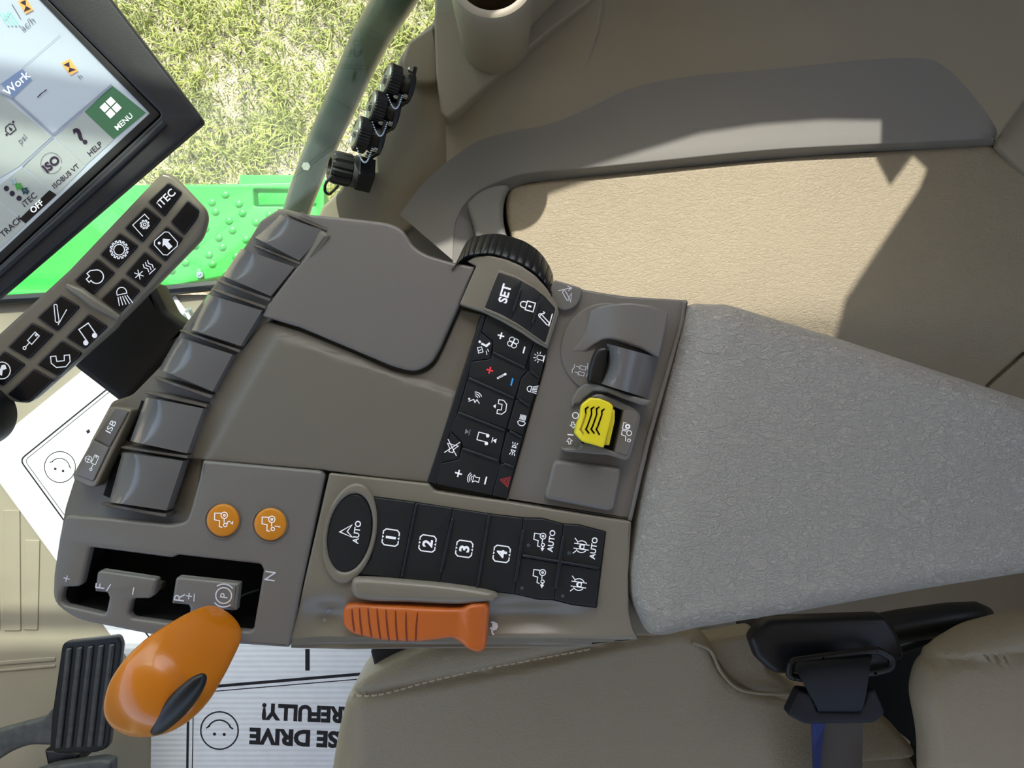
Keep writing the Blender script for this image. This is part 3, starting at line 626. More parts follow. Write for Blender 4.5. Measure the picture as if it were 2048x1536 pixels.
# lower lid with a soft step along its left and upper side
def inside(px, py, z): return W(px, py, z)
e0, e1 = W(548, 668, .65), W(402, 916, .65); ed = (e1 - e0).normalized(); en = Vector((-ed.y, ed.x, 0))
f0, f1 = W(555, 668, .65), W(800, 752, .65); fd = (f1 - f0).normalized(); fn = Vector((-fd.y, fd.x, 0))
if en.x < 0: en = -en
if fn.y > 0: fn = -fn
zp2 = lambda x, y: 0.6462 - 0.35 * ((x + .12) ** 2 + (y + .005) ** 2) + 0.0034 * sstep((Vector((x, y, 0)) - Vector((e0.x, e0.y, 0))).dot(en) / 0.006 + .5) * sstep((Vector((x, y, 0)) - Vector((f0.x, f0.y, 0))).dot(fn) / 0.004 + .5)
slab('lower_lid', rpoly([(530, 641, 3), (600, 662), (700, 703), (785, 741, 10), (830, 752, 16), (868, 736, 26), (888, 695), (921, 618, 3), (964, 628, 2), (916, 780), (858, 966, 2), (740, 953), (642, 940), (400, 919), (374, 916, 3), (413, 815), (430, 785), (472, 706), (485, 697)], 5), zp2, SLOPE, con, th=0.010, bev=0.0012, cut=0.0035)

# six paddle levers and the fins between them
def lever(TL, TR, BR, BL, label):
    rows = []; n = 22; TL, TR, BR, BL = map(Vector, (TL, TR, BR, BL)); zt = 0.651
    for i in range(n + 1):
        r = []
        for j in range(11):
            s = j / 10; t0 = 0.80 - 0.17 * math.sin(math.pi * s) ** 0.8
            t = i / n
            # columns pinned so that the crease is an arc
            tt = t * t0 / 0.7 if t < 0.7 else t0 + (t - .7) / .3 * (1 - t0)
            p = TR.lerp(BR, s).lerp(TL.lerp(BL, s), tt)
            z = zt + 0.003 * math.sin(min(1, tt / t0) * math.pi * .6)
            if tt > t0: u = (tt - t0) / (1 - t0); z -= 0.019 * (0.35 * u + 0.65 * (1 - math.sqrt(max(0, 1 - u * u))))
            r.append(W(p.x, p.y, z))
        rows.append(r)
    link('control_lever', grid_mesh(rows, skirt=0.010), LEVM, con, smooth=22, label=label)
LV = [((556, 428), (650, 463), (598, 521), (508, 474)), ((482, 497), (589, 534), (541, 592), (446, 552)), ((416, 589), (524, 621), (481, 692), (378, 658)),
      ((355, 674), (465, 709), (425, 783), (318, 738)), ((292, 795), (407, 817), (374, 907), (260, 882)), ((245, 905), (366, 922), (333, 1021), (218, 1004))]
LL = ['first smooth grey paddle lever, at the top of the bank next to the handrail', 'second paddle lever from the top of the bank', 'third paddle lever, first below the wide gap by the lid seam', 'fourth paddle lever, beside the dark monitor arm', 'fifth paddle lever, beside the ISB key', 'lowest paddle lever, beside the shift gate panel']
for q, l in zip(LV, LL): lever(*q, l)
def fin(a, b, wd=5, hz=0.0):
    a, b = Vector(a), Vector(b); d = (b - a).normalized(); nn = Vector((-d.y, d.x)); rows = []
    for i in range(17):
        t = i / 16; p = a.lerp(b, t); z = 0.651 + hz - 0.024 * max(0, 1 - t / 0.45) ** 2; h = wd / 2 * (0.55 + .45 * min(1, t * 4))
        rows.append([W(*(p + nn * h * s), z - (0.0012 if abs(s) > .9 else 0)) for s in (-1, -.6, 0, .6, 1)])
    link('fin', grid_mesh(rows, skirt=0.016), FINM, con, smooth=50)
for a, b, wd in [((556, 419), (654, 460), 7), ((496, 485), (600, 527), 7), ((433, 560), (540, 600), 8), ((423, 578), (531, 615), 7), ((360, 661), (479, 702), 7), ((309, 755), (423, 794), 8), ((288, 784), (413, 812), 7), ((241, 894), (375, 914), 7), ((203, 1008), (332, 1031), 8)]:
    fin(a, b, wd)
for (x, y, x2, y2) in ((262, 800, 292, 873), (236, 912, 214, 995)):
    pass
slab('lever_slot', [(283, 800), (296, 806), (262, 885), (252, 880)], lambda x, y: slope(x, y) + .0006, DARK, con, th=0.002, bev=0.0003)
slab('lever_slot', [(234, 910), (246, 912), (219, 996), (206, 990)], lambda x, y: slope(x, y) + .0006, DARK, con, th=0.002, bev=0.0003)

# ISB keys
zi = plane((229, 817, .628), (258, 823, .632), (149, 950, .626))
slab('key_surround', rpoly([(220, 812, 8), (262, 818, 8), (260, 832, 6), (192, 974, 10), (178, 976, 8), (146, 961, 6), (144, 950, 6)], 5), lambda x, y: zi(x, y) - .0012, KHAKI, con, th=0.012, bev=0.002)
k = slab('key', rpoly([(230, 817), (257, 823, 5), (219, 894, 1), (187, 878, 1)], 4), zi, FINM, con, th=0.004, bev=0.0008, label='dark key lettered ISB'); ink('symbol', k, [('t', 'ISB', 222, 853, 12, 62, .0, 1.3)], zi)
k = slab('key', rpoly([(186, 880, 1), (218, 896, 1), (186, 963, 5), (150, 950, 4)], 4), zi, LIDM, con, th=0.004, bev=0.0008, label='grey key with a cylinder and globe symbol'); ink('symbol', k, [('i', 'globecyl', 188, 925, 30, 66, 1.2)], zi)

# shift gate panel
gate_hole = rpoly([(179, 1095), (342, 1116), (355, 1110.5), (520, 1129), (526, 1140), (506, 1259), (497, 1264), (433, 1257), (427, 1220), (472, 1222), (478, 1167), (355, 1154), (350, 1158), (342, 1208), (376, 1211), (379, 1218), (373, 1252), (263, 1237), (256, 1228), (261, 1204), (267, 1198), (297, 1198), (307, 1191), (313, 1160), (308, 1157), (200, 1141), (193, 1146), (188, 1184), (213, 1186), (217, 1196), (211, 1225), (205, 1229), (128, 1211), (121, 1203), (121, 1191), (127, 1175), (155, 1174), (162, 1168)], 3, 3)
zg = lambda x, y: 0.650 + 0.012 * (x + .2) 
slab('gate_panel', rpoly([(405, 921, 3), (642, 942, 6), (649, 952, 3), (577, 1296, 3), (430, 1286), (290, 1268), (152, 1240, 25), (104, 1206, 22), (106, 1150), (118, 1070), (131, 1032, 6), (200, 1036), (342, 1051, 14), (372, 1044, 14), (380, 1022), (397, 960)], 5), zg, LIDM, con, th=0.008, bev=0.0022, holes=[gate_hole])
slab('gate_skirt', rpoly([(124, 1085, 3), (112, 1205, 22), (150, 1236, 22), (300, 1266), (430, 1282), (572, 1290, 3), (574, 1280, 3), (300, 1256), (155, 1230), (118, 1200), (128, 1085)], 4), 0.641, LIDM, con, th=0.03, bev=0.001)
ink('gate_marks', con, [('i', 'plus', 133.5, 1157, 14, 75, 2), ('t', 'F', 200, 1172, 19, 82), ('s', [(213, 1182), (222, 1168)], 2.2), ('i', 'minus', 266.6, 1182, 15, 80, 2.4), ('t', 'R', 358.5, 1194, 21, 82), ('i', 'plus', 378, 1192, 14, 82, 2.2), ('s', [(388, 1203), (389, 1188)], 2.2),
    ('i', 'park', 447.5, 1191, 44, 82, 2.6), ('t', 'P', 448, 1191, 15, 82, .01), ('t', 'N', 540, 1152, 21, 82)], lambda x, y: zg(x, y) + .0002, INKL, label='pale lettering around the shift gate')
link('gate_cable', tube_mesh(cspline([tuple(W(*q)) for q in [(455, 1230, .62), (470, 1215, .618), (480, 1195, .62), (500, 1185, .622), (518, 1180, .622)]], 5, False), .0008, 8), RUBD, con)
slab('gate_catch', rpoly([(308, 1165), (322, 1167), (321, 1180), (308, 1188)], 3), 0.635, FINM, con, th=0.008, bev=0.001)
# orange buttons
for x, y, d, l in ((445, 1041, '2', 'orange button with tractor symbol and number 2'), (540, 1049, '1', 'orange button with tractor symbol and number 1')):
    link('button_collar', slab_mesh(circ(x - 2, y + 2, 37, n=40), lambda a, b: zg(a, b) + .0006, th=0.003, bev=.0008, holes=[circ(x, y, 33.5, n=40)]), LIDM, con, smooth=40)
    zb_ = lambda a, b, q=W(x, y, .65): 0.6535 - 9 * ((a - q.x) ** 2 + (b - q.y) ** 2)
    k = slab('round_button', circ(x, y, 32.5, n=40), zb_, ORBTN, con, th=0.006, bev=.0012, cut=.003, label=l)
    ink('symbol', k, [('i', 'tractor', x - 3, y - 1, 32, 88, 1.8), ('t', d, x + 15, y + 4, 12, 80)], lambda a, b, g_=zb_: g_(a, b) + .0001)

# orange shift lever
lv0 = [(458, 1231, .655, 12), (453, 1237, .658, 38), (444, 1247, .663, 51), (430, 1262, .670, 60), (408, 1284, .680, 71), (385, 1308, .690, 80), (360, 1334, .697, 89), (335, 1360, .701, 92), (310, 1382, .703, 90), (286, 1402, .702, 82), (266, 1420, .699, 70), (250, 1436, .694, 54), (240, 1448, .689, 36), (234, 1456, .685, 12)]
lva = cspline([q[:2] for q in lv0], 3, False); lvb = cspline([(q[2] * 1000, q[3]) for q in lv0], 3, False)
lv = [(p[0], p[1], q[0] / 1000, max(3, q[1])) for p, q in zip(lva, lvb)]
rows = []
for i, (x, y, z, r) in enumerate(lv):
    a = Vector(lv[max(0, i - 1)][:2]); b = Vector(lv[min(len(lv) - 1, i + 1)][:2]); d = (b - a).normalized(); nn = Vector((-d.y, d.x)); c = W(x, y, z); rm = r * (CZ - z) / F
    N = Vector((nn.x, -nn.y, 0)); rows.append([c + N * rm * math.cos(2 * math.pi * k / 28) + Vector((0, 0, 1)) * rm * .62 * math.sin(2 * math.pi * k / 28) for k in range(28)])
km = grid_mesh(rows, closed=True, caps=True)
bm = bmesh.new(); bm.from_mesh(km); bmesh.ops.recalc_face_normals(bm, faces=bm.faces)
for _ in range(3): bmesh.ops.smooth_vert(bm, verts=bm.verts, factor=0.4, use_axis_x=True, use_axis_y=True, use_axis_z=True)
bm.to_mesh(km); bm.free()
kn = link('shift_lever', km, ORANGE, con, smooth=80, label='big glossy orange shift lever knob')
def ellipsoid(c, rx, ry, rz, ang, tilt=(0, 0)):
    bm = bmesh.new(); bmesh.ops.create_uvsphere(bm, u_segments=40, v_segments=24, radius=1)
    M = Matrix.Translation(c) @ Matrix.Rotation(tilt[0], 4, 'X') @ Matrix.Rotation(tilt[1], 4, 'Y') @ Matrix.Rotation(math.radians(ang), 4, 'Z') @ Matrix.Diagonal((rx, ry, rz, 1))
    bm.transform(M); me = bpy.data.meshes.new('e'); bm.to_mesh(me); bm.free(); return me
link('thumb_pad', ellipsoid(W(357, 1409, .712), .0245, .0075, .006, 40, (0.75, 0.55)), RUBB, kn, label='black rubber thumb pad set in the knob')
link('lever_rod', tube_mesh([W(447, 1222, .62), W(444, 1240, .650)], .0045, 16), RUBD, con, smooth=60)

# panel of the numbered keys, with the sculpted dips round the orange slider
D1, D2 = W(1080, 1243, .65), W(640, 1245, .65)
def zq(x, y):
    z = 0.650
    d = (x - D1.x) / .031; e = (y - D1.y) / .012; z -= 0.0105 * math.exp(-(d * d + e * e))
    d = (x - D2.x) / .014; e = (y - D2.y) / .012; z -= 0.007 * math.exp(-(d * d + e * e))
    c = W(820, 1250, .65); d = (x - c.x) / .062; e = (y - c.y) / .014; z -= 0.008 * math.exp(-(d ** 4 + e * e))
    lo = W(820, 1290, .65).y; z -= 0.010 * sstep((lo + .005 - y) / .009)
    return z
zk = lambda x, y: 0.6502
slab('key_panel', rpoly([(658, 946, 4), (760, 957), (858, 968, 2), (868, 982, 6), (940, 993), (1012, 1003), (1100, 1018), (1263, 1044, 3), (1257, 1153), (1258, 1225), (1266, 1262, 20), (1278, 1280, 4), (1174, 1294), (1102, 1297), (856, 1298), (700, 1300), (580, 1297, 4), (600, 1200)], 5), zq, KHAKI, con, th=0.010, bev=0.0015, cut=0.0035)
slab('panel_skirt', rpoly([(590, 1285), (1100, 1284), (1250, 1272), (1250, 1262), (600, 1270)], 3), .636, KHAKI, con, th=.035, bev=.002)
def wk(*p): return R3(*p)
KEYS = [((wk((520, 262), (750, 292), (665, 712), (440, 690), (505, 600), (535, 460), (535, 350))), '1', (781.5, 1075)),
        (wk((752, 293), (955, 322), (885, 742), (668, 712)), '2', (855, 1086.8)), (wk((957, 323), (1158, 355), (1088, 768), (888, 742)), '3', (928.5, 1097.6)),
        (wk((1161, 355), (1345, 379), (1333, 580), (1298, 795), (1091, 769)), '4', (1003.3, 1107.7))]
kb = slab('key_bed', rpoly(wk((515, 255), (750, 287), (1155, 350), (1350, 373), (1450, 375), (1570, 407), (1650, 410), (1806, 451), (1754, 876), (1620, 860), (1510, 833), (1430, 830), (1300, 800), (1090, 775), (432, 693), (500, 600)), 3), lambda x, y: .6506, DARK, con, th=.004, bev=.0002)
zk = lambda x, y: .6518
for pts, d, (cx, cy) in KEYS:
    k = slab('key', rpoly(pts, 2), zk, BLACK, con, th=.004, bev=.0006, label='black key numbered ' + d)
    ink('symbol', k, [('i', 'roundbox', cx, cy, 32, 82, 2.4), ('t', d, cx, cy, 19, 82, .035, 1.1)], zk)
ks = [(wk((1348, 379), (1450, 382), (1568, 412), (1543, 618), (1335, 585)), 'black key with tractor and AUTO', [('i', 'mfwd', 1079, 1080, 29, 82, 1.8), ('t', 'AUTO', 1102.5, 1082, 11, 82, .02)], (1056.7, 1090.4)),
      (wk((1571, 412), (1650, 416), (1799, 456), (1773, 655), (1546, 618)), 'black key with differential lock and AUTO', [('i', 'diff', 1163, 1093.3, 31, 82, 1.8), ('t', 'AUTO', 1187, 1096.5, 11, 82, .02)], (1138, 1106)),
      (wk((1334, 592), (1542, 628), (1517, 826), (1430, 823), (1300, 795)), 'black key with tractor and arrow', [('i', 'mfwd', 1078, 1153, 30, 82, 1.8)], (1044, 1176)),
      (wk((1545, 628), (1771, 663), (1748, 868), (1620, 853), (1519, 827)), 'black key with differential lock', [('i', 'diff', 1157.5, 1169, 31, 82, 1.8)], (1125.4, 1192))]
for pts, l, it, dot in ks:
    k = slab('key', rpoly(pts, 2), zk, BLACK, con, th=.004, bev=.0006, label=l); ink('symbol', k, it, zk)
    ink('indicator', k, [('f', circ(dot[0], dot[1], 3.6, n=14))], zk, mat('lens_dot', '46525c', .3) if 'lens_dot' not in MATS else MATS['lens_dot'])
for a, b, wd in [((755, 300), (672, 708), 5), ((955, 382), (890, 680), 6), ((1160, 360), (1092, 765), 6), ((1348, 445), (1305, 730), 7), ((1570, 480), (1528, 770), 7), ((1340, 585), (1768, 656), 5.5)]:
    a, b = wk(a, b); d = (Vector(b) - Vector(a)).normalized(); n_ = Vector((-d.y, d.x)) * wd / 2; a, b = Vector(a), Vector(b)
    slab('key_ridge', rpoly([tuple(a + n_), tuple(b + n_), tuple(b - n_), tuple(a - n_)], 2.5), .6533, BLACK, con, th=.004, bev=.0007)
# oval AUTO button with its ring
ox, oy = 698.5, 1066.5
link('button_ring', slab_mesh(circ(ox, oy + 1, 53, 102, 10.8, 56), .6535, th=.006, bev=.0022, holes=[circ(ox, oy, 44, 80, 10.8, 48)]), KHAKI, con, smooth=50)
k = slab('oval_button', circ(ox, oy, 43.3, 79, 10.8, 48), .6520, BLACK, con, th=.005, bev=.0008, label='oval black key with a steering arrow and AUTO')
ink('symbol', k, [('i', 'nav', 692, 1063, 25, 3, 2.4), ('t', 'AUTO', 713.5, 1064.4, 11.5, 82, .02)], .6520)
# hand rest bead above the slider
bead = W(0, 0, .65)
bo = cspline(R3((395, 725), (470, 712), (700, 728), (950, 752), (1150, 785), (1208, 812), (1180, 842), (1000, 862), (700, 852), (500, 845), (400, 815)), 5)
slab('finger_rest', bo, lambda x, y: .6575 - 14 * (y - (-0.139 - .0 * x + (x + .07) * -.06)) ** 2 * 0 , KHAKI, con, th=.012, bev=.0048)
# orange slider
so = rpoly([(683, 1228, 10), (690, 1211, 8), (715, 1209), (800, 1215), (900, 1219), (925, 1218, 8), (945, 1210, 6), (972, 1208, 6), (979, 1216, 4), (972, 1300, 8), (958, 1308, 8), (938, 1302, 8), (925, 1290, 8), (905, 1277, 8), (835, 1286, 20), (760, 1282), (705, 1270, 12), (687, 1256, 8)], 5, 5)
zs = lambda x, y: .6585 + .004 * sstep((x - W(915, 0, .66).x) / .008) - 3.0 * (x - W(830, 0, .66).x) ** 2
th_ = slab('throttle_slider', so, zs, ORANGE2, con, th=.014, bev=.0026, cut=.004, label='orange hand throttle slider with grooves')
for x0, y0, x1, y1 in [(703, 1220, 707, 1262), (718, 1219, 722, 1268), (735, 1219, 741, 1272), (753, 1220, 759, 1276), (771, 1222, 776, 1279), (790, 1224, 793, 1280), (811, 1226, 812, 1281), (834, 1227, 830, 1280)]:
    slab('groove', rpoly(cspline([(x0 - .2, y0), ((x0 + x1) / 2 - 1.4, (y0 + y1) / 2), (x1, y1), (x1 + 3, y1), ((x0 + x1) / 2 + 2.2, (y0 + y1) / 2), (x0 + 2.0, y0)], 3), 0), lambda x, y: zs(x, y) + .0002, mat('orange_groove', '7a2f10', .7) if 'orange_groove' not in MATS else MATS['orange_groove'], th_, th=.001, bev=.0001)
ink('rabbit_mark', con, [('i', 'rabbit', 657, 1222, 12, 60, 1), ('f', circ(649, 1240, 4, n=8))], lambda x, y: zq(x, y) + .0004, INKG, label='worn hare symbol')
ink('turtle_mark', con, [('i', 'turtle', 988, 1252, 24, 262, 1)], lambda x, y: zq(x, y) + .0006, INKL, label='tortoise symbol')

# mid deck behind the main keypad
zm = lambda x, y: .6455
slab('mid_deck', rpoly([(1110, 570, 3), (1165, 578), (1240, 592), (1376, 600, 4), (1370, 640), (1300, 880), (1264, 1041, 3), (1012, 1001, 2), (1050, 870), (1090, 730), (1095, 640), (1105, 625)], 5), zm, TAUPE, con, th=.010, bev=.0015)
slab('deck_rim', rpoly([(1366, 603, 2), (1377, 602, 3), (1370, 640), (1302, 880), (1264, 1043), (1256, 1041), (1292, 880), (1362, 636)], 2), .6485, TAUPE, con, th=.006, bev=.0012)
# arrow tab and wheel housing
slab('arrow_tab', rpoly(R1((985, 400), (1192, 462, 8), (1168, 560, 30), (1120, 610, 20), (1050, 625), (990, 600), (930, 520), (950, 470)), 4), .650, TAUPE, con, th=.009, bev=.0012)
ink('arrow_mark', con, [('i', 'armdown', 1131, 588, 30, 82, 1.6)], .6502, INKL, label='folding arm arrow symbol')
zh = lambda x, y: .6535 - 1.5 * ((x + .0) ** 2 + (y - .045) ** 2)
slab('wheel_housing', rpoly(R1((345, 265, 2), (400, 228), (510, 218), (630, 245), (745, 297), (850, 372), (930, 462), (1000, 570), (1018, 640), (935, 905, 3), (840, 855), (740, 785), (600, 705), (450, 632), (288, 580, 3), (410, 300, 2)), 4), zh, KHAKI, con, th=.012, bev=.0013, cut=.01)
slab('key_bezel', rpoly(R1((572, 325), (700, 368), (830, 448), (930, 525), (1008, 612), (930, 888), (840, 820), (740, 750), (600, 678), (462, 618)), 4), lambda x, y: zh(x, y) + .0012, KHAKI, con, th=.004, bev=.0006, holes=[rpoly(R1((577, 352), (700, 392), (830, 462), (915, 528), (990, 612), (915, 862), (820, 793), (720, 722), (600, 655), (472, 602)), 3)])
SK = [(R1((578, 355), (660, 378), (742, 412), (668, 692), (600, 652), (474, 600)), 'black key lettered SET', [('t', 'SET', 1009.5, 587, 17, 74, .03)]),
      (R1((744, 413), (830, 464), (882, 504), (804, 778), (735, 730), (670, 693)), 'black key with padlock', [('i', 'lock', 1054, 611, 30, 74, 2.2)]),
      (R1((884, 505), (988, 612), (915, 858), (806, 780)), 'black key with folding arm symbol', [('i', 'fold', 1087.5, 637, 28, 74, 2)])]
zz = lambda x, y: zh(x, y) + .0014
for pts, l, it in SK: k = slab('key', rpoly(pts, 1.5), zz, BLACK, con, th=.003, bev=.0004, label=l); ink('symbol', k, it, zz)
for a, b in (((738, 468), (682, 632)), ((872, 562), (822, 722))):
    a, b = map(Vector, R1(a, b)); d = (b - a).normalized(); n_ = Vector((-d.y, d.x)) * 2.6
    slab('key_ridge', rpoly([tuple(a + n_), tuple(b + n_), tuple(b - n_), tuple(a - n_)], 2.4), lambda x, y: zh(x, y) + .0032, BLACK, con, th=.003, bev=.0007)
# ribbed black thumb wheel
inn = cspline(R1((230, 330), (320, 243), (400, 222), (510, 213), (620, 241), (740, 289), (850, 360), (930, 452), (965, 530)), 6, False)
out_ = cspline(R1((275, 255), (352, 108), (450, 74), (560, 63), (662, 84), (780, 128), (890, 214), (968, 350), (975, 470)), 6, False)
nrib = 17; N_ = len(inn); core_rows = []; segs = []
def wheelpt(t, s, inset=0.0):
    f = t * (N_ - 1); i = min(int(f), N_ - 2); a = Vector(inn[i]).lerp(Vector(inn[i + 1]), f - i); b = Vector(out_[i]).lerp(Vector(out_[i + 1]), f - i)
    p = a.lerp(b, s); z = .6535 - .024 * s ** 1.8 - .0010 * (1 - min(1, s * 7)) ** 2
    return W(p.x, p.y, z - inset)
core = [[wheelpt(t / 60, s, .0012) for t in range(61)] for s in (0, .12, .3, .5, .7, .88, 1)]
wh = link('thumb_wheel', grid_mesh(core, skirt=.004), DARK, con, smooth=60, label='black ribbed thumb wheel')
for i in range(nrib):
    a, b = (i + .06) / nrib, (i + .94) / nrib
    rows = [[wheelpt(a + (b - a) * j / 4, s, .0006 if j in (0, 4) or s in (0, 1) else 0) for j in range(5)] for s in (0, .06, .2, .4, .6, .8, .94, 1)]
    link('wheel_rib', grid_mesh(rows, skirt=.0025), RUBB, wh, smooth=45)

# main keypad
slab('keypad_bed', rpoly(R1((452, 648), (520, 668), (640, 712), (760, 775), (850, 846), (928, 905)) + R2((740, 410), (632, 800), (520, 775), (230, 715), (48, 675)), 2), .6462, DARK, con, th=.008, bev=.0004)
zc = lambda x, y: .6478
def dxf(p): return p
MK = [
 (R1((452, 650), (482, 658)) + R2((118, 690), (50, 672)), 'black edge strip of the keypad', []),
 (R1((488, 662), (600, 694), (740, 764), (838, 845), (800, 940), (765, 1040), (535, 925), (535, 850), (450, 780)), 'black fan speed key', [('i', 'plus', 1001.9, 671.5, 15, 75, 3), ('i', 'fan', 1026, 685, 24, 75, 1.5), ('i', 'minus', 1048, 700, 14, 75, 3)]),
 (R1((445, 785), (532, 855), (512, 975), (380, 995)), 'small black key with windscreen airflow symbol', [('i', 'vent', 965.8, 694.7, 28, 70, 1.5)]),
 (R1((378, 1000), (515, 980), (536, 930), (764, 1044), (788, 1060), (738, 1115), (692, 1265), (355, 1115)), 'black temperature key', [('i', 'thermo', 1003.5, 752, 20, 118, 1.2)]),
 (R1((352, 1120), (690, 1270), (628, 1494), (278, 1368)), 'black key with voice and telephone symbols', [('i', 'voice', 950.7, 797, 26, 75, 1.6), ('i', 'phoneup', 1001.3, 814, 28, 82, 1.7)]),
 (R2((274, 168), (622, 302), (588, 470), (578, 520), (320, 425), (306, 378), (222, 292)), 'black music track key', [('i', 'music', 965.8, 874.3, 26, 75, 1.8), ('i', 'skip', 989, 881, 12, 165, 1.6)]),
 (R2((218, 296), (302, 382), (282, 502), (148, 535)), 'small black key with crossed out speaker', [('i', 'mute', 904.3, 894.8, 28, 75, 1.6)]),
 (R2((146, 540), (285, 507), (306, 430), (580, 524), (583, 560), (524, 770), (240, 712), (122, 688)), 'black volume key', [('i', 'plus', 917, 946.8, 16, 75, 3), ('i', 'speaker', 946.6, 957, 24, 75, 1.6), ('i', 'minus', 971.3, 961, 16, 75, 3)]),
 (R1((844, 850), (926, 910), (880, 1115), (802, 1060), (806, 940)), 'black beacon key', [('i', 'beacon', 1079.3, 715, 22, 75, 1.4)]),
 (R1((792, 1066), (878, 1120), (808, 1325), (704, 1270), (742, 1120)), 'black work light key', [('i', 'worklamp', 1064.2, 779, 22, 75, 1.4)]),
 (R1((702, 1275), (806, 1330), (748, 1540), (640, 1492)), 'black head light key', [('i', 'lamp', 1043.7, 842.4, 26, 255, 1.6)]),
 (R2((638, 305), (746, 350), (692, 560), (592, 530), (594, 470)), 'black corner marker light key', [('i', 'marker', 1027.3, 897.6, 24, 75, 1.6)]),
 (R2((590, 536), (690, 565), (631, 796), (528, 772)), 'black hazard key with red triangle', []),
]
for pts, l, it in MK:
    k = slab('key', rpoly(pts, 2), zc, BLACK, con, th=.004, bev=.0006, label=l)
    if it: ink('symbol', k, it, zc)
    if 'temperature' in l:
        ink('symbol', k, [('i', 'plus', 979.5, 740.4, 15, 75, 3)], zc, RED, 'red plus'); ink('symbol', k, [('i', 'minus', 1023.8, 764, 15, 75, 3)], zc, BLUE, 'blue minus')
    if 'hazard' in l: ink('symbol', k, [('i', 'hazard', 1010, 962, 20, 75, 2)], zc, mat('hazard_red', 'a8343c', .5), 'red triangle')
    if 'music' in l: ink('symbol', k, [('i', 'skip', 934.3, 863.4, 13, 345, 1.6)], zc, INKG, 'grey skip symbol')
    if 'voice' in l:
        for cx, cy, r in ((950.7, 797, 17.5), (1001, 814, 15)):
            slab('round_dimple', circ(cx, cy, r, n=28), .6479, BLACK, k, th=.0012, bev=.0005, holes=[circ(cx, cy, r - 2, n=28)])
for a, b in [(R1((532, 930))[0], R1((768, 1046))[0]), (R1((352, 1118))[0], R1((688, 1268))[0]), (R2((276, 164))[0], R2((622, 298))[0]), (R2((308, 428))[0], R2((575, 520))[0]), (R1((806, 1064))[0], R1((876, 1118))[0]), (R1((726, 1276))[0], R1((806, 1328))[0]), (R2((655, 300))[0], R2((745, 348))[0]), (R2((612, 540))[0], R2((688, 566))[0])]:
    a, b = Vector(a), Vector(b); d = (b - a).normalized(); n_ = Vector((-d.y, d.x)) * 2.6
    slab('key_ridge', rpoly([tuple(a + n_), tuple(b + n_), tuple(b - n_), tuple(a - n_)], 2.4), .6494, BLACK, con, th=.003, bev=.0008)

# round housing with the grey roller lever
link('dial_plate', slab_mesh(rpoly(circ(1210, 697, 88, 92, 15, 48), 0), .6472, th=.005, bev=.001), TAUPE, con, smooth=40)
hood = R1((1225, 700), (1240, 630), (1320, 590), (1400, 575), (1540, 563), (1700, 588), (1822, 634), (1800, 760), (1752, 972), (1640, 912), (1500, 862), (1400, 832), (1340, 838), (1270, 880), (1215, 925), (1160, 936), (1095, 930), (1110, 905), (1165, 850), (1205, 780))
hc = W(1240, 650, .66)
def zhood(x, y):
    t = (x - W(1160, 0, .66).x) / .030
    return .6475 + .0125 * sstep(t) - .004 * sstep((x - W(1290, 0, .66).x) / .03)
slab('lever_hood', rpoly(hood, 4), zhood, TAUPE, con, th=.016, bev=.0018, cut=.004)
slab('lower_fence', rpoly(R1((1108, 1275), (1160, 1190), (1215, 1158), (1290, 1160), (1400, 1195), (1520, 1240), (1640, 1272), (1700, 1285), (1668, 1320), (1620, 1318), (1500, 1275), (1370, 1225), (1270, 1215), (1200, 1270), (1180, 1300), (1110, 1335)), 4), lambda x, y: zhood(x, y) + .001, TAUPE, con, th=.014, bev=.0015, cut=.006)
rows = []
q = [Vector(p) for p in R1((1370, 868), (1738, 968), (1662, 1268), (1325, 1160))]
for i in range(15):
    t = i / 14; r = []
    for j in range(13):
        s = j / 12; p = q[0].lerp(q[3], s).lerp(q[1].lerp(q[2], s), t)
        z = .667 - .018 * max(0, (t - .25) / .75) ** 2.4 - .012 * max(0, (.25 + .12 * math.sin(math.pi * s) - t) / .25) ** 2
        r.append(W(p.x, p.y, z))
    rows.append(r)
rl = link('roller_lever', grid_mesh(rows, skirt=.014), LEVM, con, smooth=30, label='smooth grey roller lever in the round housing')
slab('roller_side', cspline(R1((1290, 915), (1320, 893), (1372, 890), (1385, 900), (1360, 1050), (1335, 1165), (1290, 1152), (1235, 1143), (1235, 1080), (1260, 980)), 4), .656, RUBB, con, th=.012, bev=.0025, label='black side of the roller lever')
ink('lever_mark', con, [('i', 'cylpair', 1161, 741, 30, 345, 1.4), ('s', R1((1228, 1010), (1222, 1060)), 1.4)], .6474, INKL, label='pale cylinder symbols')
# yellow switch in its guard
slab('switch_pit', rpoly(R2((1250, 60), (1495, 150), (1425, 455), (1180, 400)), 4), .6470, DARK, con, th=.002, bev=.0003)
fr_o = rpoly(R2((1262, 45, 6), (1310, 25, 8), (1440, 72), (1580, 135, 10), (1618, 185, 8), (1600, 270), (1538, 495, 6), (1510, 518, 6), (1380, 478), (1060, 452), (1035, 438), (1042, 425), (1165, 428), (1185, 400), (1270, 402), (1345, 425), (1425, 455), (1490, 150), (1400, 115), (1330, 75), (1270, 62)), 3)
slab('switch_guard', fr_o, .657, TAUPE, con, th=.013, bev=.0012)
ys = rpoly(R2((1250, 55, 4), (1315, 62), (1390, 92, 6), (1417, 122, 4), (1400, 215), (1345, 425, 4), (1262, 400), (1192, 383, 6), (1150, 342), (1130, 318, 5), (1145, 250), (1168, 200), (1182, 108, 6)), 2)
zy = lambda x, y: .669 - .0035 * sstep((W(1165, 0, .67).x - x) / .006)
slab('yellow_switch_side', rpoly(R2((1395, 130), (1428, 150), (1425, 230), (1385, 405), (1345, 400)), 2), .661, YEL, con, th=.016, bev=.001, label='yellow side of the switch')
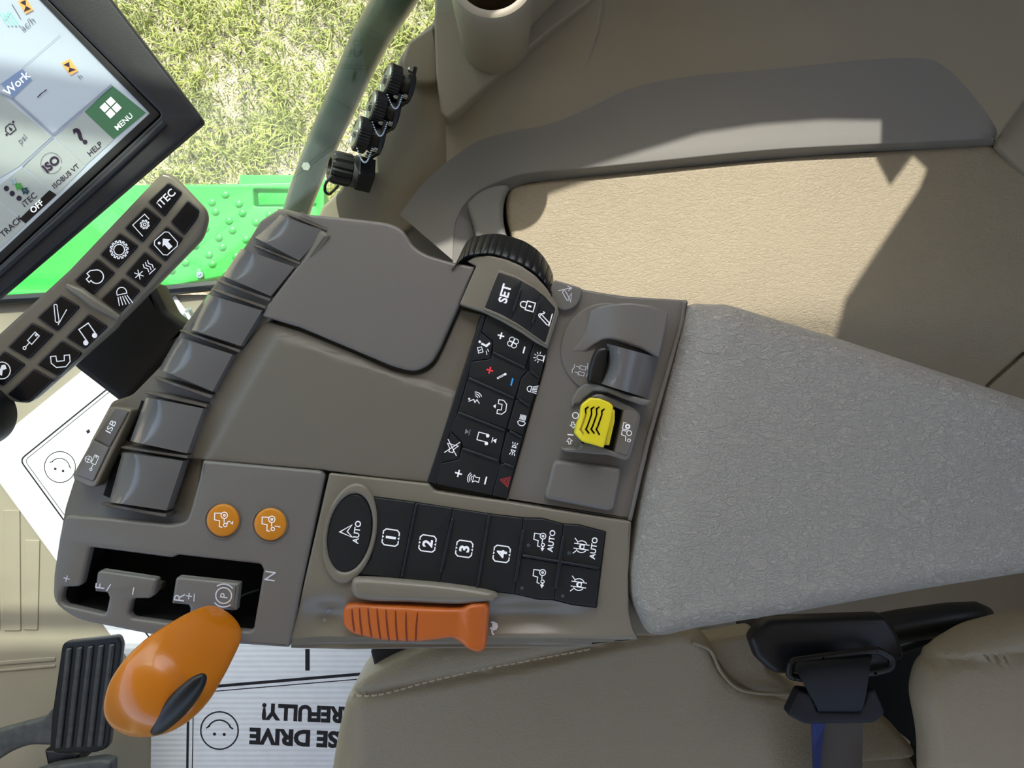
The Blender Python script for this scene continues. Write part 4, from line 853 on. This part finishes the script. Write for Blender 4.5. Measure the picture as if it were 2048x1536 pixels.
yo = slab('yellow_switch', ys, zy, YEL, con, th=.008, bev=.0012, cut=.004, label='bright yellow grooved switch')
for gx in (0, 42, 80, 118):
    yy = 30 if gx == 118 else 0
    g_ = R2((1232 + gx, 122 + yy / 2), (1210 + gx, 138 + yy / 2), (1213 + gx, 175), (1180 + gx, 270), (1170 + gx, 285), (1195 + gx, 318 + yy / 3))
    bm = bmesh.new(); stroke(bm, g_, 3, zy, lift=.0004); bmesh.ops.solidify(bm, geom=bm.faces[:], thickness=-.0008); me = bpy.data.meshes.new('gr'); bm.to_mesh(me); bm.free()
    link('groove', me, mat('yellow_groove', 'c4aa1c', .6) if 'yellow_groove' not in MATS else MATS['yellow_groove'], yo, smooth=0)
gp = rpoly(R2((1492, 145), (1582, 150, 6), (1602, 195, 6), (1520, 480, 6), (1424, 452)), 3)
slab('symbol_plate', gp, .6578, TAUPE, con, th=.010, bev=.0008)
ink('tractor_mark', con, [('i', 'pto', 1252, 868, 29, 80, 1.5)], .658, INK, label='white tractor symbol with gear')
ink('switch_marks', con, [('s', circ(1151, 831, 6, n=18) + [circ(1151, 831, 6, n=18)[0]], 1.8), ('i', 'arrow', 1146, 849, 14, 278, 1.5), ('s', R2((1078, 325), (1122, 330)), 2.2), ('i', 'arrow', 1139, 883, 14, 98, 1.5)], .6457, INK, label='circle, bar and arrow symbols beside the yellow switch')
slab('blank_plug', rpoly(R2((978, 508, 14), (1472, 572, 14), (1470, 620), (1424, 868, 24), (1380, 890, 16), (925, 800, 16), (912, 765), (945, 650)), 6), .652, TAUPE, con, th=.010, bev=.0028, label='blank rounded cover plug')

slab('pad_support', [(1225, 1035), (1320, 1035), (1310, 1268), (1240, 1272)], .612, KHAKI, con, th=.02, bev=.001)
# armrest pad
po = rpoly([(1384, 606, 10), (1405, 601), (1462, 604, 12), (1494, 613), (1700, 677), (2048, 792), (2420, 912), (2420, 1105), (2048, 1156), (1840, 1190), (1600, 1235), (1400, 1268), (1335, 1283, 10), (1300, 1281, 26), (1268, 1215, 30), (1266, 1150), (1278, 1080), (1296, 980), (1335, 820), (1366, 690)], 8, 6)
PO = [W(x, y, .66) for x, y in po]; BL_ = (W(1490, 612, .66), W(1334, 850, .66), W(1325, 1280, .66))
aL, bL = W(1440, 640, .66), W(1322, 1160, .66); lL = (bL - aL).normalized(); nL = Vector((-lL.y, lL.x, 0)); nL = nL if nL.x > 0 else -nL
def edged(x, y):
    d = 9
    for i in range(len(PO)):
        a, b = PO[i], PO[(i + 1) % len(PO)]; ax_, ay = b.x - a.x, b.y - a.y; l2 = ax_ * ax_ + ay * ay
        if l2 < 1e-12: continue
        t = max(0, min(1, ((x - a.x) * ax_ + (y - a.y) * ay) / l2)); d = min(d, math.hypot(x - a.x - t * ax_, y - a.y - t * ay))
    return d
def dpad(x, y):
    e = edged(x, y); k = max(0, 1 - e / .016); k2 = (Vector((x, y, 0)) - Vector((aL.x, aL.y, 0))).dot(nL)
    top = max(0, 1 - (PO[8].y - 0) * 0)
    return -0.009 * k ** 2.2 - 0.0035 * sstep((-k2 + .004) / .008) + 0.10 * max(0, x - .12) * .12
pd = link('armrest_pad', slab_mesh(po, .662, th=.045, bev=.005, cut=.005, dz=dpad), PADM, None, smooth=60)
tag(pd, 'wide grey grained vinyl armrest pad behind the console', 'armrest pad')

# ================================================================== monitor, keypad and their arm
zmon = plane((400, 240, .655), (0, 590, .655), (225, 0, .672))
mo = thing('touchscreen_monitor', 'black framed touchscreen monitor showing white and green tiles at upper left', 'monitor', W(150, 250, .62))
v1 = Vector((-183, -240)).normalized(); v2 = Vector((-408, 350)).normalized(); cr_ = Vector((409, 240))
def mq(a, b): p = cr_ + v1 * a + v2 * b; return (p.x, p.y)
slab('housing', rpoly([mq(1, 1) + (12,), mq(1000, 1), mq(1000, 1000), mq(1, 1000)], 10), lambda x, y: zmon(x, y) - .007, MONE, mo, th=.004, bev=.002)
scr_c = Vector((293, 226)); u1 = Vector((-219, -226)).normalized(); u2 = Vector((-292, 271)).normalized()
def sq(a, b): p = scr_c + u1 * a + u2 * b; return (p.x, p.y)
hole = rpoly([sq(-22, -20) + (10,), sq(640, -14), sq(640, 640), sq(-22, 640)], 6)
slab('back_shell', rpoly([mq(30, 30) + (12,), mq(980, 30), mq(980, 980), mq(30, 980)], 10), lambda x, y: zmon(x, y) - .011, MON, mo, th=.02, bev=.002)
slab('bezel', rpoly([mq(3, 3) + (10,), mq(1000, 3), mq(1000, 1000), mq(3, 1000)], 8), zmon, MON, mo, th=.008, bev=.002, holes=[hole])
slab('inner_frame', rpoly([sq(-21, -19), sq(630, -13), sq(630, 630), sq(-21, 630)], 5), lambda x, y: zmon(x, y) - .003, FRAME, mo, th=.003, bev=.0006, holes=[[sq(-4, -4), sq(620, -4), sq(620, 620), sq(-4, 620)]])
SCR = mat('screen_white', 'b9c3ce', 0.2, emit=0.1); TILE = mat('tile_grey', 'a9afac', .25, emit=0.08); SGR = mat('tile_green', '4f7c5c', .25, emit=0.08); SBL = mat('tile_blue', '8498bc', .25, emit=0.08); SLN = mat('screen_line', '8a93a3', .3, emit=.1)
SDK = mat('screen_black', '18181c', .3); SOR = mat('screen_orange', 'd9a35c', .3, emit=.25); SWH = mat('screen_print_white', 'eef3f0', .3, emit=.35); SGA = mat('screen_arrow_green', '3a8a3c', .3, emit=.15); STE = mat('screen_teal', '8fc0ba', .3, emit=.2)
zscr = lambda x, y: zmon(x, y) - .0045
sc = slab('screen', [sq(-5, -5), sq(620, -5), sq(620, 620), sq(-5, 620)], zscr, SCR, mo, th=.002, bev=.0002, label='lit screen with tiles')
def Z1(*p): return [(a[0] / 2.9257, a[1] / 2.9257) for a in p]
def tile(pts, m, l, it, im=BLKINK):
    z_ = lambda x, y: zmon(x, y) - .0042
    bm = bmesh.new(); fill(bm, pts, z_, 0); 
    for f in bm.faces:
        f.normal_update()
        if f.normal.z < 0: f.normal_flip()
    me = bpy.data.meshes.new('t'); bm.to_mesh(me); bm.free(); k = link('screen_tile', me, m, sc, smooth=0, label=l)
    return z_
MAUVE = mat('screen_print_dark', '33263c', .4)
z_ = tile(Z1((655, 500), (855, 660), (665, 815), (495, 655)), SGR, 'green menu tile', 0); tile(Z1((490, 658), (665, 818), (500, 968), (322, 808)), TILE, 'help tile', 0)
tile(Z1((316, 812), (500, 972), (335, 1138), (135, 972)), TILE, 'ISO tile', 0); tile(Z1((130, 978), (290, 1110), (122, 1275), (-60, 1130)), TILE, 'iTEC tile', 0)
tile(Z1((290, 1112), (332, 1140), (150, 1308), (112, 1278)), SDK, 'black OFF tile', 0); tile(Z1((-60, 1140), (100, 1270), (150, 1312), (0, 1452), (-60, 1400)), TILE, 'track tile', 0)
tile(Z1((-100, 480), (10, 560), (300, 800), (110, 975), (-100, 1100)), TILE, 'oil pressure tile', 0)
tile(Z1((5, 490), (130, 402), (188, 468), (75, 575)), SBL, 'blue work tag', 0)
zt = lambda x, y: zmon(x, y) - .0040
def pr(items, m, l): ink('screen_print', sc, items, zt, m, l)
k_ = 2.9257
pr([('s', Z1((325, 180 - 0), (350, 205)), .1)] + [('s', Z1((352, 205), (130, 398)), 1.0), ('s', Z1((75, 578), (312, 790)), 5), ('s', Z1((312, 790), (655, 498)), 5), ('s', Z1((312, 800), (130, 975)), 2.5), ('s', Z1((5, 490), (-40, 540)), 2), ('s', Z1((0, 545), (80, 580)), 4)], SLN, 'grey dividing lines')
pr([('t', 'MENU', 724 / k_, 712 / k_, 11, 42, .01), ('i', 'tile4', 648 / k_, 630 / k_, 34, 44, 1)], SWH, 'white MENU lettering')
pr([('t', '?', 470 / k_, 795 / k_, 36, 42, .03), ('t', 'HELP', 556 / k_, 870 / k_, 11, 42, .01), ('t', 'ISO', 300 / k_, 958 / k_, 17, 42, .04), ('t', 'ISOBUS VT', 385 / k_, 1030 / k_, 10, 41, .01), ('t', 'iTEC', 172 / k_, 1168 / k_, 12, 41, .01), ('t', 'AP TRACK', 40 / k_, 1348 / k_, 12, 42, .01),
    ('s', circ(300 / k_, 955 / k_, 21, n=20), .7), ('i', 'oil', 62 / k_, 755 / k_, 26, 41, 2), ('f', circ(38 / k_, 1103 / k_, 5.5, n=10)), ('f', circ(72 / k_, 1132 / k_, 5.5, n=10)), ('f', circ(112 / k_, 1160 / k_, 5.5, n=10)), ('s', Z1((218, 570), (238, 555)), 2), ('s', Z1((232, 556), (252, 541)), 2), ('s', Z1((254, 540), (274, 524)), 2)], MAUVE, 'dark lettering and symbols')
pr([('t', 'psi', 130 / k_, 812 / k_, 13, 42), ('t', 'h', 468 / k_, 447 / k_, 11, 42), ('t', 'ac/h', 160 / k_, 140 / k_, 14, 40), ('s', Z1((70, 25), (120, 108)), 2)], mat('screen_print_grey', '6f7480', .4), 'grey units')
pr([('t', 'Work', 97 / k_, 487 / k_, 17, 42, .01)], SWH, 'white Work lettering'); pr([('t', 'OFF', 215 / k_, 1208 / k_, 12, 42, .02)], SWH, 'white OFF lettering')
for q in (Z1((358, 370), (410, 345), (458, 415), (412, 440)), Z1((105, 10), (150, -15), (195, 58), (150, 82))): pr([('f', q)], SOR, 'orange hourglass tile')
zt = lambda x, y: zmon(x, y) - .0038
for q, r in ((Z1((372, 380), (405, 362), (408, 395)), Z1((400, 425), (445, 408), (408, 395))), (Z1((118, 15), (150, 0), (152, 35)), Z1((140, 70), (182, 52), (152, 35)))): pr([('f', q), ('f', r)], MAUVE, 'dark hourglass sand')
pr([('i', 'arrow', 112 / k_, 1092 / k_, 15, 150, 3.5)], SGA, 'green arrow'); pr([('i', 'arrow', 150 / k_, 1118 / k_, 15, 150, 3.5)], mat('screen_navy', '1c4a52', .4), 'navy arrow'); pr([('i', 'arrow', 78 / k_, 1062 / k_, 13, 150, 3)], mat('screen_pale', 'a9bcc4', .4), 'pale arrow')
pr([('s', Z1((20 + i * 22, 75), (70 + i * 22, 150)), 3) for i in range(-1, 3)] + [('s', Z1((60, 60), (20, 120)), 2)], STE, 'teal field hatching')
link('lower_lip', tube_mesh([on(*Z1((965, 718))[0], zmon), on(*Z1((600, 1060))[0], zmon), on(*Z1((0, 1600))[0], zmon), on(-150, 680, zmon)], .0022, 10), MON, mo)

# keypad under the monitor
zkp = plane((400, 440, .640), (0, 780, .640), (330, 350, .648))
kp = thing('shortcut_keypad', 'taupe keypad with two rows of backlit black keys below the monitor', 'keypad', W(200, 600, .61))
kpo = rpoly([(322, 343, 6), (345, 349, 12), (408, 416, 16), (411, 437, 10), (400, 474, 14), (244, 634, 8), (236, 641, 4), (226, 655, 5), (58, 803, 18), (30, 806, 12), (-90, 760), (-90, 745), (135, 540)], 8)
slab('keypad_frame', kpo, zkp, KHAKI, kp, th=.009, bev=.003)
link('frame_ridge', tube_mesh([on(*K2((345, 695))[0], zkp), on(*K2((420, 730))[0], zkp) + Vector((0, 0, .0015)), on(*K2((500, 790))[0], zkp) + Vector((0, 0, .0015)), on(*K2((610, 858))[0], zkp)], [.002, .0034, .0036, .002], 12), KHAKI, kp)
zkk = lambda x, y: zkp(x, y) + .0016
KP = [([(862, 165), (930, 215), (838, 340), (757, 265)], 'iTEC', [('t', 'iTEC', 332, 396, 15, 44, .012)]), ([(745, 290), (822, 352), (725, 472), (636, 400)], 'frame and gear', [('i', 'cog_frame', 286, 450, 34, 42, 1.8)]),
      ([(612, 424), (705, 490), (600, 604), (511, 535)], 'gear', [('i', 'gear', 238.5, 499.5, 36, 42, 2)]), ([(497, 555), (585, 628), (472, 742), (380, 668)], 'engine', [('i', 'engine', 190, 552, 34, 42, 2.2)]),
      ([(960, 258), (1018, 308), (1005, 350), (940, 435), (872, 368)], None, []), ([(852, 390), (935, 450), (845, 570), (757, 494)], 'hand', [('i', 'menuhand', 332, 487, 38, 42, 1.8)]),
      ([(740, 520), (825, 588), (735, 703), (640, 633)], 'heating', [('i', 'heat', 287, 541, 40, 42, 1.8)]), ([(627, 655), (715, 718), (612, 833), (517, 763)], 'work light', [('i', 'worklamp', 245, 592, 38, 12, 1.8)]),
      ([(312, 745), (405, 803), (290, 928), (190, 858)], 'hitch', [('i', 'hitch', 118, 628, 36, 42, 1.8)]), ([(162, 885), (270, 943), (147, 1068), (40, 1008)], 'cylinder', [('i', 'cylinder', 62, 682, 38, 48, 1.9)]),
      ([(20, 1030), (125, 1098), (10, 1208), (-90, 1140)], 'compass', [('i', 'compass', 4, 741, 34, 20, 2)]), ([(452, 840), (548, 903), (430, 1018), (336, 958)], 'music', [('i', 'music', 176, 665, 38, 35, 2.2)]),
      ([(315, 975), (415, 1038), (297, 1158), (190, 1098)], 'telephone', [('i', 'phone', 121, 719, 38, 5, 1.9)]), ([(172, 1120), (270, 1178), (150, 1290), (100, 1288), (36, 1250)], None, [])]
for pts, l, it in KP:
    P_ = K2(*pts); cx_ = sum(p[0] for p in P_) / len(P_); cy_ = sum(p[1] for p in P_) / len(P_)
    slab('key_well', rpoly([(cx_ + (p[0] - cx_) * 1.07, cy_ + (p[1] - cy_) * 1.07) for p in P_], 5), lambda x, y: zkp(x, y) + .0002, FINM, kp, th=.001, bev=.0001)
    k = slab('key', rpoly(P_, 4), zkk, KEYG, kp, th=.004, bev=.0009, label='black key with %s symbol' % l if l else 'blank black key')
    if it: ink('symbol', k, it, zkk)
link('rotary_knob', lathe_mesh([(-.02, .0215), (.008, .0215), (.012, .0195), (.0125, .0175), (.011, .0165), (.011, .001)], W(-72, 835, .655), (.1, -.1, 1), 48), RUBB, kp, label='black rotary knob at the left edge')
# the arm carrying monitor and keypad
ar = slab('monitor_arm', rpoly([(300, 560), (330, 620, 10), (385, 660, 10), (345, 700), (262, 792, 8), (236, 804, 8), (150, 738), (60, 640)], 6), .588, MON, th=.03, bev=.006)
tag(ar, 'dark grey support arm between the keypad and the lever bank', 'support arm')
clip = link('plastic_clip', merge([tube_mesh([W(372, 640, .02), W(368, 630, .03), W(360, 634, .02)], .003, 8), tube_mesh([W(385, 630, .02), W(380, 618, .03), W(372, 622, .02)], .003, 8)]), mat('clear_plastic', 'd8e4de', .1, trans=.7), None)
tag(clip, 'small clear plastic clips on the floor beside the monitor arm', 'clip')

# ================================================================== seat and belt
st = thing('operator_seat', 'tan leather operator seat with stitched bolster and backrest', 'seat', W(1200, 1500, .30))
def zseat(x, y):
    q0 = W(690, 1400, .50); q1_ = W(1200, 1292, .50); d = (q1_ - q0).normalized(); n_ = Vector((-d.y, d.x, 0)); s = (Vector((x, y, 0)) - Vector((q0.x, q0.y, 0))).dot(n_)
    w1 = W(1000, 1600, .5); z = .505 - .22 * (x - w1.x) ** 2
    z -= 0.006 * math.exp(-(s / .004) ** 2)
    z -= 0.045 * sstep((W(730, 0, .5).x - x) / .06)
    return z
slab('seat_cushion', rpoly([(648, 1620, 0), (672, 1470, 30), (690, 1402, 14), (712, 1372), (765, 1340, 30), (870, 1298, 30), (1010, 1278), (1300, 1230), (1420, 1275, 30), (1450, 1345, 30), (1500, 1378, 30), (1580, 1388), (1700, 1400, 40), (1790, 1450, 60), (1850, 1560, 30), (1850, 1800, 0), (640, 1800, 0)], 12, 6), zseat, SEATM, st, th=.09, bev=.012, cut=.005)
link('seat_base', box_mesh(-.02, .30, -.62, -.385, 0.0, .41), FRAME, st)
slab('rear_bolster', rpoly([(1390, 1282, 10), (1430, 1278), (1520, 1262, 20), (1540, 1340), (1620, 1400), (1760, 1420, 40), (1850, 1520, 40), (1700, 1530), (1590, 1420), (1480, 1392), (1440, 1350)], 10), .49, SEATM, st, th=.03, bev=.006)
sm = []; 
spts = cspline([(700, 1391), (760, 1389), (850, 1365), (950, 1341), (1050, 1322), (1190, 1296)], 40, False); acc = 0; last = Vector(spts[0]); on_ = True
dashes = []; cur = None
d_ = 0; seg = []
for p in spts[1:]:
    p = Vector(p); l_ = (p - last).length; d_ += l_
    if int(d_ / 5) % 3 != 2:
        seg.append(last.copy()); seg.append(p.copy())
    elif seg:
        dashes.append((seg[0], seg[-1])); seg = []
    last = p
for a, b in dashes:
    A_, B_2 = on(a.x, a.y, zseat), on(b.x, b.y, zseat); sm.append(tube_mesh([A_ + Vector((0, 0, -.0002)), (A_ + B_2) / 2 + Vector((0, 0, .0008)), B_2 + Vector((0, 0, -.0002))], .0009, 6))
link('stitching', merge(sm), STITCH, st, smooth=60)
pip = cspline([(1385, 1284), (1420, 1300), (1440, 1340), (1470, 1372), (1510, 1384), (1600, 1388)], 6, False)
link('piping', tube_mesh([on(x, y, zseat) + Vector((0, 0, .001)) for x, y in pip], .0016, 10), SEATM, st, smooth=60)
def zb2(x, y):
    c = W(2100, 1560, .56); return .575 - .9 * ((x - c.x) ** 2 + (y - c.y) ** 2) - 0.004 * math.exp(-((y - (W(0, 1315, .56).y + (x - .36) * .12)) / .003) ** 2)
slab('backrest', rpoly([(1862, 1800, 0), (1868, 1500, 40), (1848, 1400, 40), (1862, 1345, 20), (1900, 1300, 20), (1960, 1265, 20), (2060, 1238), (2300, 1230), (2400, 1800)], 12, 6), zb2, SEATM, st, th=.035, bev=.014, cut=.006)
slab('seat_side', rpoly([(740, 1300), (800, 1280), (900, 1280), (860, 1330), (770, 1350), (752, 1345)], 6), .47, FRAME, st, th=.05, bev=.002, label='black seat frame')
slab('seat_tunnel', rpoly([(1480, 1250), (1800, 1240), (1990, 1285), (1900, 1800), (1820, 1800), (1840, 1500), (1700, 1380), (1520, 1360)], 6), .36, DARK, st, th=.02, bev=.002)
rc = thing('recline_lever', 'black rounded lever handle sticking out under the armrest pad', 'lever', W(1850, 1250, .46))
link('handle', tube_mesh([W(1740, 1262, .50), W(1800, 1252, .50), (W(1900, 1238, .50)), W(1955, 1232, .50), W(1972, 1231, .498), W(1979, 1231, .495)], [.013, .0135, .0135, .012, .008, .002], 20), RUBB, rc, smooth=60)
link('pivot', lathe_mesh([(-.01, .011), (.003, .011), (.006, .008), (.007, .001)], W(1905, 1283, .47), (0.1, -.5, 1), 28), CHROME, rc, label='bright metal pivot disc')
link('rod', tube_mesh([W(1790, 1300, .46), W(1860, 1275, .465), W(1950, 1262, .46), W(2010, 1245, .45)], .006, 12), RUBB, rc)
bt = thing('seat_belt', 'black seat belt buckle boot and strap hanging from a black bracket', 'seat belt', W(1680, 1400, .46))
zbx = lambda x, y: .525 - .5 * (x - .27) ** 2
slab('bracket', rpoly([(1500, 1280, 10), (1530, 1240, 20), (1775, 1232, 16), (1800, 1270), (1814, 1318, 12), (1795, 1328, 8), (1620, 1350, 10), (1550, 1352, 20), (1515, 1320)], 8), .530, RUBB, bt, th=.018, bev=.006)
link('belt_loop', tube_mesh(cspline([tuple(W(*q, .545)) for q in rpoly([(1577, 1352), (1582, 1322), (1640, 1314), (1755, 1300), (1785, 1316), (1782, 1336), (1750, 1344), (1600, 1356)], 10)], 2), .003, 10), RUBB, bt, smooth=60)
rows = [[W(a[0] + (b[0] - a[0]) * s / 6, a[1] + (b[1] - a[1]) * s / 6, z) for s in range(7)] for a, b, z in [((1596, 1322), (1745, 1312), .548), ((1592, 1340), (1740, 1332), .556), ((1606, 1362), (1737, 1356), .557), ((1620, 1390), (1733, 1386), .555), ((1632, 1410), (1728, 1408), .553), ((1638, 1430), (1720, 1430), .549)]]
link('strap', grid_mesh(rows, skirt=.003), BELTM, bt, smooth=60)
slab('buckle_boot', rpoly([(1600, 1382, 6), (1625, 1385), (1635, 1425, 6), (1722, 1426, 6), (1736, 1382), (1752, 1380, 6), (1773, 1428, 8), (1750, 1448, 8), (1610, 1450, 8), (1576, 1432, 8)], 5), .552, BELTM, bt, th=.014, bev=.003)
link('webbing', grid_mesh([[W(1624, 1445, .535), W(1680, 1445, .537), W(1727, 1445, .535)], [W(1626, 1500, .520), W(1680, 1500, .522), W(1725, 1500, .520)], [W(1628, 1620, .512), W(1680, 1620, .514), W(1722, 1620, .512)]], skirt=.002), mat('brown_webbing', '4a4136', .6), bt, smooth=60)
link('blue_edge', grid_mesh([[W(1624, 1447, .537), W(1650, 1447, .538)], [W(1626, 1500, .522), W(1644, 1500, .523)], [W(1630, 1620, .5155), W(1634, 1620, .5155)]], skirt=.001), BLUEW, bt, label='blue edge of the webbing')
